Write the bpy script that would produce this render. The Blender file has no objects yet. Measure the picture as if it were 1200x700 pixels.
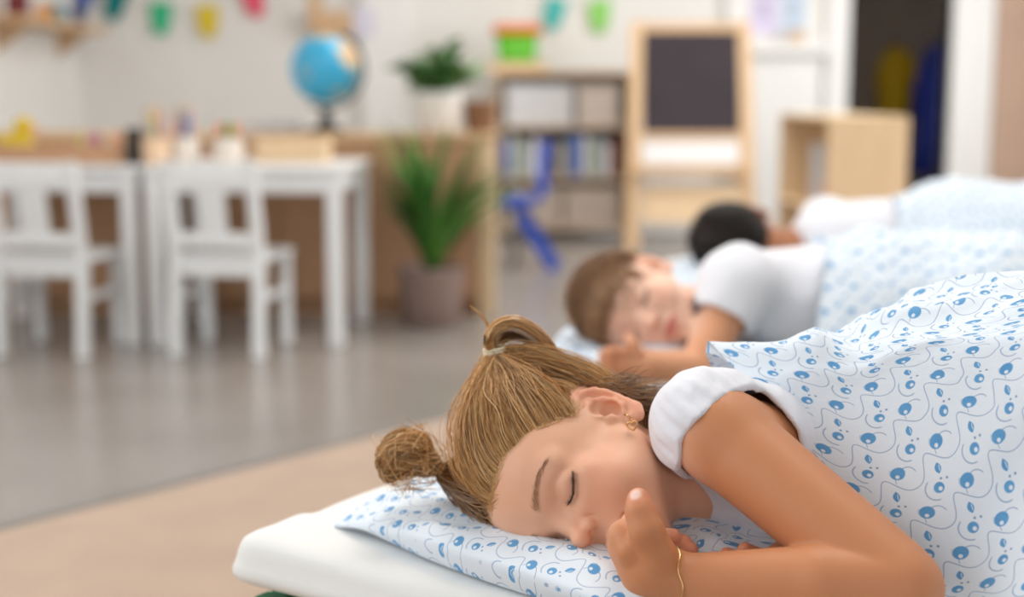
import bpy, math, random
import numpy as np
from mathutils import Vector, Matrix

# ------------------------------------------------------------------ camera, world, lights, exposure
SC = bpy.context.scene
COL = SC.collection
F_PX = 1200 * 50 / 36
PITCH = math.atan(240 / F_PX)
CAM_H = 0.80
FOCUS = 1.105
cam_data = bpy.data.cameras.new('camera')
cam_data.lens = 50
cam_data.sensor_width = 36
cam_data.sensor_fit = 'HORIZONTAL'
cam_data.clip_start = 0.02
cam_data.dof.use_dof = True
cam_data.dof.focus_distance = FOCUS
cam_data.dof.aperture_fstop = 2.7
cam_data.dof.aperture_blades = 0
cam = bpy.data.objects.new('camera', cam_data)
COL.objects.link(cam)
cam.location = (0, 0, CAM_H)
cam.rotation_euler = (math.pi / 2 - PITCH, 0, 0)
SC.camera = cam

world = bpy.data.worlds.new('daylight')
SC.world = world
world.use_nodes = True
wb = world.node_tree.nodes['Background']
wb.inputs[0].default_value = (0.86, 0.93, 1.0, 1)
wb.inputs[1].default_value = 0.4


def area_light(name, loc, target, sx, sy, power, col):
    l = bpy.data.lights.new(name, 'AREA')
    l.shape = 'RECTANGLE'
    l.size, l.size_y = sx, sy
    l.energy = power
    l.color = col
    o = bpy.data.objects.new(name, l)
    COL.objects.link(o)
    o.location = loc
    d = Vector(target) - Vector(loc)
    o.rotation_euler = d.to_track_quat('-Z', 'Y').to_euler()
    return o


XL, XR, YB, YF, ZC = -2.5, 3.5, 8.3, -2.5, 2.85            # the room
# daylight coming in through the windows of the left, right and rear walls, and the ceiling fittings
area_light('window_light', (XL + .06, 1.3, 1.70), (1.0, 1.3, 0.9), 3.4, 1.8, 24, (0.97, 0.985, 1.0))
area_light('window_light', (XR - .06, 5.4, 1.62), (0.0, 5.4, 1.2), 2.6, 1.7, 52, (0.97, 0.985, 1.0))
area_light('window_light', (0.2, YF + .06, 1.70), (0.2, 2.0, 0.9), 3.4, 1.8, 9, (0.97, 0.985, 1.0))
area_light('ceiling_lamp_light', (0.5, 2.2, 2.80), (0.5, 2.2, 0), 1.6, 1.6, 9, (1.0, 0.96, 0.90))
area_light('ceiling_lamp_light', (0.5, 5.8, 2.80), (0.5, 5.8, 0), 1.6, 1.6, 17, (1.0, 0.97, 0.93))
SC.view_settings.view_transform = 'Standard'
SC.view_settings.look = 'None'
SC.view_settings.gamma = 1
SC.view_settings.use_curve_mapping = False
SC.view_settings.exposure = 0.80

random.seed(7)
RNG = np.random.default_rng(11)


# ------------------------------------------------------------------ helpers
def pt(x, y, depth):
    """a point of the room, from where it is sighted in the 1200x700 frame and its distance"""
    c, s = math.cos(PITCH), math.sin(PITCH)
    a, b = (x - 600) / F_PX * depth, (350 - y) / F_PX * depth
    return np.array([a, depth * c + b * s, CAM_H - depth * s + b * c])


def pz(x, y, z):
    """the point sighted at x,y that lies at height z"""
    v = pt(x, y, 1.0) - np.array([0, 0, CAM_H])
    return np.array([0, 0, CAM_H]) + v * ((z - CAM_H) / v[2])


def srgb(r, g, b):
    f = lambda c: (c / 255 / 12.92) if c / 255 <= 0.04045 else ((c / 255 + 0.055) / 1.055) ** 2.4
    return (f(r), f(g), f(b), 1)


def put(o, label=None, cat=None, group=None, kind=None):
    if label: o['label'] = label
    if cat: o['category'] = cat
    if group: o['group'] = group
    if kind: o['kind'] = kind
    return o


def empty(name, loc=(0, 0, 0), rz=0.0, **kw):
    o = bpy.data.objects.new(name, None)
    o.empty_display_size = 0.05
    COL.objects.link(o)
    o.location = loc
    o.rotation_euler = (0, 0, rz)
    return put(o, **kw)


def mesh_obj(name, verts, faces, mat, parent=None, smooth=False, cols=None, uv=None, **kw):
    me = bpy.data.meshes.new(name)
    verts = np.asarray(verts, dtype=np.float32)
    if isinstance(faces, np.ndarray):
        n, k = faces.shape
        me.vertices.add(len(verts)); me.vertices.foreach_set('co', verts.ravel())
        me.loops.add(n * k); me.loops.foreach_set('vertex_index', faces.astype(np.int32).ravel())
        me.polygons.add(n)
        me.polygons.foreach_set('loop_start', np.arange(0, n * k, k, dtype=np.int32))
        me.polygons.foreach_set('loop_total', np.full(n, k, dtype=np.int32))
        me.update(calc_edges=True)
    else:
        me.from_pydata(verts.tolist(), [], faces)
        me.update()
    if smooth:
        me.polygons.foreach_set('use_smooth', np.ones(len(me.polygons), dtype=bool))
    if cols is not None:
        a = me.color_attributes.new('tint', 'FLOAT_COLOR', 'POINT')
        c = np.ones((len(verts), 4), np.float32); c[:, :3] = cols
        a.data.foreach_set('color', c.ravel())
    if uv is not None:
        l = me.uv_layers.new(name='UVMap')
        idx = np.empty(len(me.loops), np.int32); me.loops.foreach_get('vertex_index', idx)
        l.data.foreach_set('uv', np.asarray(uv, np.float32)[idx].ravel())
    if mat is not None: me.materials.append(mat)
    o = bpy.data.objects.new(name, me)
    COL.objects.link(o)
    if parent is not None: o.parent = parent
    return put(o, **kw)


class MB:
    """collects boxes, bars, lathes and tubes into one mesh"""
    def __init__(s): s.v = []; s.f = []; s.sm = []

    def add(s, v, f):
        n = len(s.v); s.v += [tuple(map(float, p)) for p in v]; s.f += [tuple(i + n for i in q) for q in f]; return s

    def box(s, x0, x1, y0, y1, z0, z1, bev=0.0):
        b = min(bev, (x1 - x0) * .45, (y1 - y0) * .45, (z1 - z0) * .45)
        if b <= 0:
            v = [(x, y, z) for z in (z0, z1) for y in (y0, y1) for x in (x0, x1)]
            return s.add(v, [(0, 2, 3, 1), (4, 5, 7, 6), (0, 1, 5, 4), (2, 6, 7, 3), (0, 4, 6, 2), (1, 3, 7, 5)])
        v = []; I = {}
        c = ((x0, x1), (y0, y1), (z0, z1))
        for i in range(2):
            for j in range(2):
                for k in range(2):
                    p = (c[0][i], c[1][j], c[2][k]); sg = (1 - 2 * i, 1 - 2 * j, 1 - 2 * k)
                    for a in range(3):
                        q = [p[m] + (sg[m] * b if m != a else 0) for m in range(3)]
                        I[(i, j, k, a)] = len(v); v.append(q)
        f = []
        for a in range(3):
            o1, o2 = (a + 1) % 3, (a + 2) % 3
            for sd in range(2):
                def key(p, q):
                    t = [0, 0, 0]; t[a] = sd; t[o1] = p; t[o2] = q; return I[(*t, a)]
                q = [key(0, 0), key(1, 0), key(1, 1), key(0, 1)]
                f.append(q if sd else q[::-1])
        for a in range(3):
            o1, o2 = (a + 1) % 3, (a + 2) % 3
            for p in range(2):
                for q in range(2):
                    def k2(e, ax):
                        t = [0, 0, 0]; t[a] = e; t[o1] = p; t[o2] = q; return I[(*t, ax)]
                    w = [k2(0, o1), k2(1, o1), k2(1, o2), k2(0, o2)]
                    f.append(w if (p + q) % 2 else w[::-1])
        for i in range(2):
            for j in range(2):
                for k in range(2):
                    w = [I[(i, j, k, 0)], I[(i, j, k, 1)], I[(i, j, k, 2)]]
                    f.append(w if (i + j + k) % 2 else w[::-1])
        return s.add(v, f)

    def prism(s, poly, axis, a0, a1):
        """extrude a polygon given in the two other axes"""
        n = len(poly); v = []
        for t in (a0, a1):
            for p, q in poly:
                c = [p, q]; c.insert(axis, t); v.append(c)
        f = [tuple(range(n))[::-1], tuple(range(n, 2 * n))]
        f += [(i, (i + 1) % n, n + (i + 1) % n, n + i) for i in range(n)]
        return s.add(v, f)

    def lathe(s, prof, n=32, c=(0, 0, 0), wob=None):
        v = []
        for r, z in prof:
            for i in range(n):
                a = 2 * math.pi * i / n
                rr = r * (1 + (wob(a, z) if wob else 0))
                v.append((c[0] + rr * math.cos(a), c[1] + rr * math.sin(a), c[2] + z))
        f = []
        for k in range(len(prof) - 1):
            for i in range(n):
                j = (i + 1) % n
                f.append((k * n + i, k * n + j, (k + 1) * n + j, (k + 1) * n + i))
        f.append(tuple(range(n))[::-1]); m = (len(prof) - 1) * n
        f.append(tuple(range(m, m + n)))
        return s.add(v, f)

    def tube(s, pts, rad, n=8):
        pts = np.asarray(pts, float); m = len(pts)
        rad = np.full(m, rad) if np.isscalar(rad) else np.asarray(rad)
        v, q = tubes(pts[None], rad[None], n)
        f = [tuple(x) for x in q] + [tuple(range(n))[::-1], tuple(range((m - 1) * n, m * n))]
        return s.add(v, f)

    def build(s, name, mat, parent=None, smooth=False, **kw):
        return mesh_obj(name, s.v, s.f, mat, parent, smooth, **kw)


def tubes(P, R, n=3):
    """P (N,M,3) polylines, R (N,M) radii -> vertices, quads"""
    N, M, _ = P.shape
    t = np.gradient(P, axis=1); t /= np.linalg.norm(t, axis=2, keepdims=True) + 1e-12
    ref = np.where(np.abs(t[..., 2:3]) < .8, np.array([0, 0, 1.]), np.array([1., 0, 0]))
    # one steady reference for each strand
    ref = np.repeat(ref[:, M // 2:M // 2 + 1], M, axis=1)
    a = np.cross(t, ref); a /= np.linalg.norm(a, axis=2, keepdims=True) + 1e-9
    b = np.cross(t, a)
    ang = np.arange(n) * 2 * np.pi / n
    v = P[:, :, None] + R[:, :, None, None] * (a[:, :, None] * np.cos(ang)[:, None] + b[:, :, None] * np.sin(ang)[:, None])
    idx = np.arange(N * M * n).reshape(N, M, n)
    nx = np.roll(idx, -1, axis=2)
    q = np.stack([idx[:, :-1], nx[:, :-1], nx[:, 1:], idx[:, 1:]], -1).reshape(-1, 4)
    return v.reshape(-1, 3), q


def _hash(ix, iy, iz, seed):
    h = (ix * 374761393 + iy * 668265263 + iz * 2147483647 + seed * 1274126177) & 0xffffffff
    h = ((h ^ (h >> 13)) * 1274126177) & 0xffffffff
    return ((h ^ (h >> 16)) & 0xffff) / 65535.0


def vnoise(p, seed=0):
    """smooth value noise in -1..1 at points (...,3)"""
    p = np.asarray(p, float)
    i = np.floor(p).astype(np.int64); f = p - i; f = f * f * f * (f * (f * 6 - 15) + 10)
    r = 0
    for dx in (0, 1):
        for dy in (0, 1):
            for dz in (0, 1):
                w = (f[..., 0] if dx else 1 - f[..., 0]) * (f[..., 1] if dy else 1 - f[..., 1]) * (f[..., 2] if dz else 1 - f[..., 2])
                r = r + w * _hash(i[..., 0] + dx, i[..., 1] + dy, i[..., 2] + dz, seed)
    return r * 2 - 1


def smooth01(a, b, x):
    t = np.clip((np.asarray(x, float) - a) / (b - a), 0, 1); return t * t * (3 - 2 * t)


# ---- materials
MATS = {}


def mat(name, col, rough=0.5, spec=0.5, noise=0.0, nscale=20.0, bump=0.0, bscale=60.0, metal=0.0, sheen=0.0, coat=0.0, stretch=None, sss=0.0):
    if name in MATS: return MATS[name]
    m = bpy.data.materials.new(name); m.use_nodes = True
    nt = m.node_tree; N = nt.nodes; L = nt.links
    b = N['Principled BSDF']
    b.inputs['Base Color'].default_value = col
    b.inputs['Roughness'].default_value = rough
    b.inputs['Specular IOR Level'].default_value = spec
    b.inputs['Metallic'].default_value = metal
    b.inputs['Sheen Weight'].default_value = sheen
    b.inputs['Coat Weight'].default_value = coat
    if sss:
        b.inputs['Subsurface Weight'].default_value = sss
        b.inputs['Subsurface Scale'].default_value = 0.01
    tc = N.new('ShaderNodeTexCoord'); src = tc.outputs['Object']
    if stretch:
        mp = N.new('ShaderNodeMapping'); mp.inputs['Scale'].default_value = stretch
        L.new(src, mp.inputs[0]); src = mp.outputs[0]
    if noise:
        t = N.new('ShaderNodeTexNoise'); t.inputs['Scale'].default_value = nscale; t.inputs['Detail'].default_value = 4
        L.new(src, t.inputs['Vector'])
        r = N.new('ShaderNodeMapRange'); r.inputs['From Min'].default_value = .25; r.inputs['From Max'].default_value = .75
        r.inputs['To Min'].default_value = 1 - noise; r.inputs['To Max'].default_value = 1 + noise * .6
        L.new(t.outputs['Fac'], r.inputs['Value'])
        x = N.new('ShaderNodeMix'); x.data_type = 'RGBA'; x.blend_type = 'MULTIPLY'; x.inputs['Factor'].default_value = 1
        x.inputs[6].default_value = col
        L.new(r.outputs[0], x.inputs[7]); L.new(x.outputs[2], b.inputs['Base Color'])
    if bump:
        t = N.new('ShaderNodeTexNoise'); t.inputs['Scale'].default_value = bscale; t.inputs['Detail'].default_value = 5
        L.new(src, t.inputs['Vector'])
        bp = N.new('ShaderNodeBump'); bp.inputs['Strength'].default_value = bump; bp.inputs['Distance'].default_value = .004
        L.new(t.outputs['Fac'], bp.inputs['Height']); L.new(bp.outputs[0], b.inputs['Normal'])
    MATS[name] = m
    return m


def tint_mat(name, rough, sss=0.0, spec=0.5, sss_scale=0.006, sheen=0.0, bump=0.0, bscale=400, aniso=0.0):
    """base colour from the mesh's own colour attribute (skin, hair)"""
    m = bpy.data.materials.new(name); m.use_nodes = True
    N = m.node_tree.nodes; L = m.node_tree.links; b = N['Principled BSDF']
    a = N.new('ShaderNodeAttribute'); a.attribute_name = 'tint'
    L.new(a.outputs['Color'], b.inputs['Base Color'])
    b.inputs['Roughness'].default_value = rough
    b.inputs['Specular IOR Level'].default_value = spec
    b.inputs['Sheen Weight'].default_value = sheen
    b.inputs['Anisotropic'].default_value = aniso
    if sss:
        b.inputs['Subsurface Weight'].default_value = sss
        b.inputs['Subsurface Radius'].default_value = (1.0, 0.35, 0.2)
        b.inputs['Subsurface Scale'].default_value = sss_scale
    if bump:
        tc = N.new('ShaderNodeTexCoord')
        t = N.new('ShaderNodeTexNoise'); t.inputs['Scale'].default_value = bscale; t.inputs['Detail'].default_value = 3
        L.new(tc.outputs['Object'], t.inputs['Vector'])
        bp = N.new('ShaderNodeBump'); bp.inputs['Strength'].default_value = bump; bp.inputs['Distance'].default_value = .001
        L.new(t.outputs['Fac'], bp.inputs['Height']); L.new(bp.outputs[0], b.inputs['Normal'])
    MATS[name] = m
    return m


# ---- signed distance modelling: bodies and clothes are grown as one continuous surface
class Field:
    def __init__(s, lo, hi, h):
        s.lo = np.array(lo, float); s.h = h
        s.n = np.ceil((np.array(hi) - s.lo) / h).astype(int) + 1
        s.d = np.full(s.n, 1.0, np.float32)

    def sl(s, lo, hi):
        a = np.clip(np.floor((np.array(lo) - s.lo) / s.h).astype(int), 0, s.n)
        b = np.clip(np.ceil((np.array(hi) - s.lo) / s.h).astype(int) + 1, 0, s.n)
        if (b <= a).any(): return None, None
        ax = [(s.lo[i] + s.h * np.arange(a[i], b[i])).astype(np.float32) for i in range(3)]
        return tuple(slice(a[i], b[i]) for i in range(3)), (ax[0][:, None, None], ax[1][None, :, None], ax[2][None, None, :])

    def op(s, prim, k=0.004, mode='add'):
        f, lo, hi = prim
        m = k + 4 * s.h
        sl, P = s.sl(np.array(lo) - m, np.array(hi) + m)
        if sl is None: return s
        v = f(P); d = s.d[sl]
        if mode == 'add':
            h = np.clip(.5 + .5 * (d - v) / k, 0, 1); s.d[sl] = d + (v - d) * h - k * h * (1 - h)
        elif mode == 'sub':
            h = np.clip(.5 - .5 * (d + v) / k, 0, 1); s.d[sl] = d + (-v - d) * h + k * h * (1 - h)
        return s

    def mesh(s, smooth=1):
        return surface_nets(s.d, s.lo, s.h, smooth)


class Frame:
    """a local frame (cm, X right, Y forward, Z up) placed in the room"""
    def __init__(s, R=np.eye(3), T=(0, 0, 0), sc=1.0): s.R = np.array(R, float); s.T = np.array(T, float); s.sc = sc
    def w(s, p): return np.asarray(p, float) * s.sc @ s.R.T + s.T
    def l(s, p): return (np.asarray(p, float) - s.T) @ s.R / s.sc
    def lp(s, P):
        x, y, z = P[0] - s.T[0], P[1] - s.T[1], P[2] - s.T[2]
        R = s.R
        return [((x * R[0, i] + y * R[1, i] + z * R[2, i]) / s.sc).astype(np.float32) for i in range(3)]


WORLD = Frame()


def ell(fr, c, r, rot=None):
    c = np.array(c, float); r = np.array(r, float)
    M = np.eye(3) if rot is None else np.array(rot)
    def f(P):
        x, y, z = fr.lp(P); x = x - c[0]; y = y - c[1]; z = z - c[2]
        if rot is not None:
            x, y, z = [x * M[0, i] + y * M[1, i] + z * M[2, i] for i in range(3)]
        k0 = np.sqrt((x / r[0]) ** 2 + (y / r[1]) ** 2 + (z / r[2]) ** 2)
        k1 = np.sqrt((x / r[0] ** 2) ** 2 + (y / r[1] ** 2) ** 2 + (z / r[2] ** 2) ** 2) + 1e-9
        return k0 * (k0 - 1) / k1 * fr.sc
    A = fr.R @ M
    e = np.sqrt(((A * r * fr.sc) ** 2).sum(1)); w = fr.w(c)
    return f, w - e, w + e


def cone(fr, a, b, ra, rb):
    a = np.array(a, float); b = np.array(b, float)
    ba = b - a; L2 = ba @ ba
    def f(P):
        x, y, z = fr.lp(P); x = x - a[0]; y = y - a[1]; z = z - a[2]
        t = np.clip((x * ba[0] + y * ba[1] + z * ba[2]) / L2, 0, 1)
        return (np.sqrt((x - t * ba[0]) ** 2 + (y - t * ba[1]) ** 2 + (z - t * ba[2]) ** 2) - (ra + (rb - ra) * t)) * fr.sc
    wa, wb = fr.w(a), fr.w(b); m = max(ra, rb) * fr.sc
    return f, np.minimum(wa, wb) - m, np.maximum(wa, wb) + m


def chain(F, fr, pts, rad, k=.003, mode='add'):
    for i in range(len(pts) - 1):
        F.op(cone(fr, pts[i], pts[i + 1], rad[i], rad[i + 1]), k, mode)


def surface_nets(d, lo, h, smooth=1):
    ins = d < 0
    nx, ny, nz = d.shape
    c = np.zeros((nx - 1, ny - 1, nz - 1), np.uint8)
    for i in (0, 1):
        for j in (0, 1):
            for k in (0, 1):
                c += ins[i:nx - 1 + i, j:ny - 1 + j, k:nz - 1 + k]
    cells = np.argwhere((c > 0) & (c < 8))
    idx = np.full(c.shape, -1, np.int32); idx[tuple(cells.T)] = np.arange(len(cells))
    acc = np.zeros((len(cells), 3)); cnt = np.zeros(len(cells))
    cor = [(i, j, k) for i in (0, 1) for j in (0, 1) for k in (0, 1)]
    val = {o: d[cells[:, 0] + o[0], cells[:, 1] + o[1], cells[:, 2] + o[2]].astype(float) for o in cor}
    for o in cor:
        for ax in range(3):
            if o[ax] == 0:
                q = list(o); q[ax] = 1; q = tuple(q)
                a, b = val[o], val[q]; m = (a < 0) != (b < 0)
                t = np.where(m, a / np.where(m, a - b, 1), 0)
                p = np.array(o, float)[None].repeat(len(cells), 0); p[:, ax] = t
                acc[m] += p[m]; cnt[m] += 1
    V = lo + h * (cells + acc / cnt[:, None])
    Q = []
    for ax in range(3):
        sa = [slice(None)] * 3; sb = [slice(None)] * 3; sa[ax] = slice(0, -1); sb[ax] = slice(1, None)
        A, B = ins[tuple(sa)], ins[tuple(sb)]
        e = np.argwhere(A != B)
        u, w = (ax + 1) % 3, (ax + 2) % 3
        e = e[(e[:, u] > 0) & (e[:, w] > 0) & (e[:, u] < d.shape[u] - 1) & (e[:, w] < d.shape[w] - 1)]
        fl = A[tuple(e.T)]
        def at(du, dw):
            q = e.copy(); q[:, u] -= du; q[:, w] -= dw; return idx[tuple(q.T)]
        q = np.stack([at(1, 1), at(0, 1), at(0, 0), at(1, 0)], 1)
        q[~fl] = q[~fl][:, ::-1]
        Q.append(q)
    Q = np.concatenate(Q)
    for _ in range(smooth):
        s = np.zeros_like(V); n = np.zeros(len(V))
        for a, b in ((0, 1), (1, 2), (2, 3), (3, 0)):
            for p, q in ((a, b), (b, a)):
                for i in range(3): s[:, i] += np.bincount(Q[:, p], V[Q[:, q], i], len(V))
                n += np.bincount(Q[:, p], minlength=len(V))
        V = V * .45 + .55 * s / np.maximum(n, 1)[:, None]
    return V, Q
# ------------------------------------------------------------------ heads
def head_sdf(F, fr, ear=(-1, 1), detail=True, cheek=1.0):
    A = lambda *a, k=.6: F.op(ell(fr, *a), k * fr.sc)
    C = lambda a, b, ra, rb, k=.6: F.op(cone(fr, a, b, ra, rb), k * fr.sc)
    A((0, -.9, 4.35), (7.1, 9.0, 7.8))
    A((0, 2.4, 4.3), (6.0, 5.75, 5.2), k=1.2)
    A((0, 2.6, -1.0), (5.5, 5.2, 5.0), k=1.2)
    C((0, 2.6, -3.4), (0, 5.6, -5.9), 4.0, 1.7, k=1.2)
    for s in (-1, 1):
        A((s * 3.15, 4.5, -2.3), (2.55, 2.6, 2.55), k=1.3)
        C((s * 4.5, .6, -1.8), (s * 1.6, 5.2, -5.4), 1.8, 1.4, k=1.4)
        C((s * 1.3, 7.1, 3.0), (s * 4.3, 5.8, 2.9), .75, .7, k=1.3)
        C((s * 2.2, 6.7, -.2), (s * 4.2, 5.6, -.1), .8, .8, k=1.5)
    A((0, 6.0, -3.6), (2.5, 1.75, 1.9), k=1.3)
    A((0, 6.1, -6.2), (1.35, 1.25, 1.2), k=.9)
    if detail:
        for s in (-1, 1):
            F.op(ell(fr, (s * 2.95, 8.3, 1.2), (1.75, 1.25, 1.1)), 1.1 * fr.sc, 'sub')
            A((s * 2.95, 6.2, 1.25), (1.42, 1.12, 1.2), k=.3)
            lid = [(s * 1.75, 6.98, .95), (s * 2.4, 7.3, .6), (s * 3.1, 7.27, .45), (s * 3.8, 6.95, .6), (s * 4.5, 6.35, .95)]
            chain(F, fr, lid, [.1] * 5, .18 * fr.sc, 'sub')
            fold = [(s * 1.9, 7.05, 1.75), (s * 2.5, 7.3, 2.05), (s * 3.2, 7.25, 2.15), (s * 4.0, 6.8, 2.0), (s * 4.6, 6.2, 1.6)]
            chain(F, fr, fold, [.05] * 5, .3 * fr.sc, 'sub')
        C((0, 6.7, 2.6), (0, 8.2, -.7), .62, .70, k=.8)
        A((0, 8.75, -1.0), (.86, .88, .76), k=.5)
        for s in (-1, 1):
            A((s * .98, 7.85, -1.35), (.6, .78, .6), k=.3)
            F.op(ell(fr, (s * .55, 8.3, -1.9), (.32, .48, .4)), .12 * fr.sc, 'sub')
            chain(F, fr, [(s * 1.5, 7.75, -.9), (s * 1.75, 7.5, -1.5)], [.06, .06], .3 * fr.sc, 'sub')
        # philtrum and lips
        chain(F, fr, [(-2.1, 6.95, -3.9), (-1.1, 7.75, -3.6), (-.4, 8.05, -3.35), (0, 8.0, -3.45), (.4, 8.05, -3.35), (1.1, 7.75, -3.6), (2.1, 6.95, -3.9)],
              [.2, .36, .4, .38, .4, .36, .2], .25 * fr.sc)
        chain(F, fr, [(-1.9, 6.9, -4.1), (-.9, 7.6, -4.45), (0, 7.8, -4.55), (.9, 7.6, -4.45), (1.9, 6.9, -4.1)], [.2, .44, .5, .44, .2], .25 * fr.sc)
        chain(F, fr, [(-2.25, 7.1, -3.98), (-1.1, 8.1, -3.98), (0, 8.45, -3.95), (1.1, 8.1, -3.98), (2.25, 7.1, -3.98)], [.13, .13, .12, .13, .13], .12 * fr.sc, 'sub')
        for s in (-1, 1): F.op(ell(fr, (s * 2.2, 7.15, -3.98), (.2, .3, .17)), .12 * fr.sc, 'sub')
    for s in ear: ear_sdf(F, fr, s)


def ear_frame(fr, s):
    """ear plane: X backward, Y up, Z outward"""
    back = np.array([0, -1, 0.0]); out = np.array([s, 0, 0.0]); up = np.array([0, 0, 1.0])
    th = math.radians(24)
    a = back * math.cos(th) + out * math.sin(th); n = out * math.cos(th) - back * math.sin(th)
    lean = math.radians(-10)
    a2 = a * math.cos(lean) - up * math.sin(lean); u2 = up * math.cos(lean) + a * math.sin(lean)
    Rl = np.stack([a2, u2, n], 1)
    return Frame(fr.R @ Rl, fr.w(np.array([s * 6.35, -.55, .35])), fr.sc)


def ear_sdf(F, fr, s):
    e = ear_frame(fr, s); sc = fr.sc
    F.op(ell(e, (.75, .45, -.12), (1.6, 2.6, .32)), .25 * sc)
    F.op(ell(e, (.2, -.2, -.5), (1.0, 1.6, .7)), .5 * sc)
    helix = [(-.35, .35, .1), (-.72, 1.1, .28), (-.62, 2.1, .3), (0, 2.85, .25), (.9, 3.1, .22), (1.75, 2.7, .22), (2.25, 1.75, .22), (2.2, .6, .2), (1.85, -.5, .15), (1.4, -1.4, .1)]
    chain(F, e, helix, [.24, .3, .33, .34, .35, .36, .36, .35, .36, .4], .12 * sc)
    chain(F, e, [(1.4, -1.4, .08), (.95, -2.15, .06), (.35, -2.4, .05), (-.1, -1.9, .05)], [.42, .58, .55, .4], .3 * sc)
    anti = [(.25, -1.15, .22), (.85, -.9, .3), (1.3, -.2, .32), (1.38, .7, .3), (1.1, 1.4, .26)]
    chain(F, e, anti, [.28, .32, .33, .32, .27], .18 * sc)
    chain(F, e, [(1.1, 1.4, .26), (.45, 2.1, .2)], [.24, .18], .15 * sc)
    chain(F, e, [(1.1, 1.4, .26), (1.35, 2.1, .18)], [.22, .15], .15 * sc)
    F.op(ell(e, (.42, -.05, .15), (.80, .98, .85)), .10 * sc, 'sub')
    F.op(ell(e, (.35, 1.2, .36), (.72, .5, .5)), .10 * sc, 'sub')
    chain(F, e, [(.1, 2.3, .5), (1.0, 2.5, .45), (1.7, 2.0, .42), (1.85, 1.0, .42), (1.7, 0, .4)], [.16] * 5, .12 * sc, 'sub')
    F.op(ell(e, (-.42, -.35, .2), (.34, .5, .42)), .2 * sc)


def lerp_col(c, tgt, w):
    return c + (np.array(tgt[:3]) - c) * w[:, None]


def skin_cols(V, fr, base, face, lip, brow):
    """natural skin colouring: paler face, rosy cheeks and ear, lips, brows"""
    L = fr.l(V)
    c = np.tile(np.array(base[:3]), (len(V), 1))
    inhead = 1 - smooth01(8.0, 11.5, np.linalg.norm(L - np.array([0, 1.5, 1.0]), axis=1) * .82)
    c = lerp_col(c, face, inhead)
    r = np.exp(-(((np.abs(L[:, 0]) - 3.9) / 2.0) ** 2 + ((L[:, 1] - 6.0) / 2.5) ** 2 + ((L[:, 2] + 1.9) / 1.9) ** 2))
    c = lerp_col(c, np.array(face[:3]) * np.array([.99, .78, .74]), r * .7 * inhead)
    r = np.exp(-((L[:, 0] / 1.2) ** 2 + ((L[:, 1] - 8.6) / 1.2) ** 2 + ((L[:, 2] + 1.2) / 1.0) ** 2))
    c = lerp_col(c, np.array(face[:3]) * np.array([.98, .78, .72]), r * .6)
    ear = smooth01(6.6, 7.4, np.abs(L[:, 0])) * (1 - smooth01(3.2, 4.2, np.abs(L[:, 2] - .4))) * (1 - smooth01(2.2, 3.2, np.abs(L[:, 1] + 1.2)))
    c = lerp_col(c, np.array(face[:3]) * np.array([1.0, .72, .66]), ear * .55)
    ax = np.abs(L[:, 0])
    # lips
    w = np.clip((2.15 - ax) / .4, 0, 1)
    up_edge = -3.2 - .12 * ax - .07 * ax * ax + .1 * np.exp(-(ax / .25) ** 2) * -1
    lo_edge = -4.95 + .2 * ax * ax * .9
    m = smooth01(0, .18, up_edge - L[:, 2]) * smooth01(0, .22, L[:, 2] - lo_edge) * w * smooth01(6.7, 7.0, L[:, 1]) * (1 - smooth01(8.5, 8.8, L[:, 1]))
    c = lerp_col(c, lip, m * .8)
    # brows
    t = np.clip((ax - 1.1) / 3.9, 0, 1)
    zc = 3.05 + .75 * np.sin(t * 2.2) - .45 * t
    wd = .46 * (1 - .66 * t)
    b = (1 - smooth01(.3, 1.2, np.abs(L[:, 2] - zc) / wd)) * smooth01(.9, 1.4, ax) * (1 - smooth01(4.7, 5.1, ax)) * smooth01(4.2, 5, L[:, 1])
    c = lerp_col(c, brow, b * .5)
    # eyelid edge
    lx = np.array([1.75, 2.4, 3.1, 3.8, 4.5]); lz = np.array([.95, .6, .45, .6, .95])
    zl = np.interp(ax, lx, lz)
    e = (1 - smooth01(.04, .2, np.abs(L[:, 2] - zl))) * smooth01(1.65, 1.9, ax) * (1 - smooth01(4.35, 4.6, ax)) * smooth01(5.6, 6, L[:, 1])
    c = lerp_col(c, (.04, .02, .015), e * .75)
    return np.clip(c, 0, 1)


def hair_mesh(name, P, R, C, mat_, parent, sides=3, **kw):
    v, q = tubes(P, R, sides)
    c = np.repeat(C[:, None], P.shape[1] * sides, 1).reshape(-1, 3) if C.ndim == 2 else np.repeat(C, sides, 1).reshape(-1, 3)
    return mesh_obj(name, v, q, mat_, parent, True, cols=c, **kw)
# ------------------------------------------------------------------ the room
wall_m = mat('wall_paint', srgb(236, 234, 230), .75, .3, noise=.03, nscale=3)
white_m = mat('white_gloss_paint', srgb(240, 240, 238), .4, .4, noise=.02, nscale=6)
brown_m = mat('brown_panel', srgb(196, 166, 146), .6, .3, noise=.06, nscale=4)
dark_m = mat('dark_store_wall', srgb(166, 152, 142), .8, .2, noise=.1, nscale=5)


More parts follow.
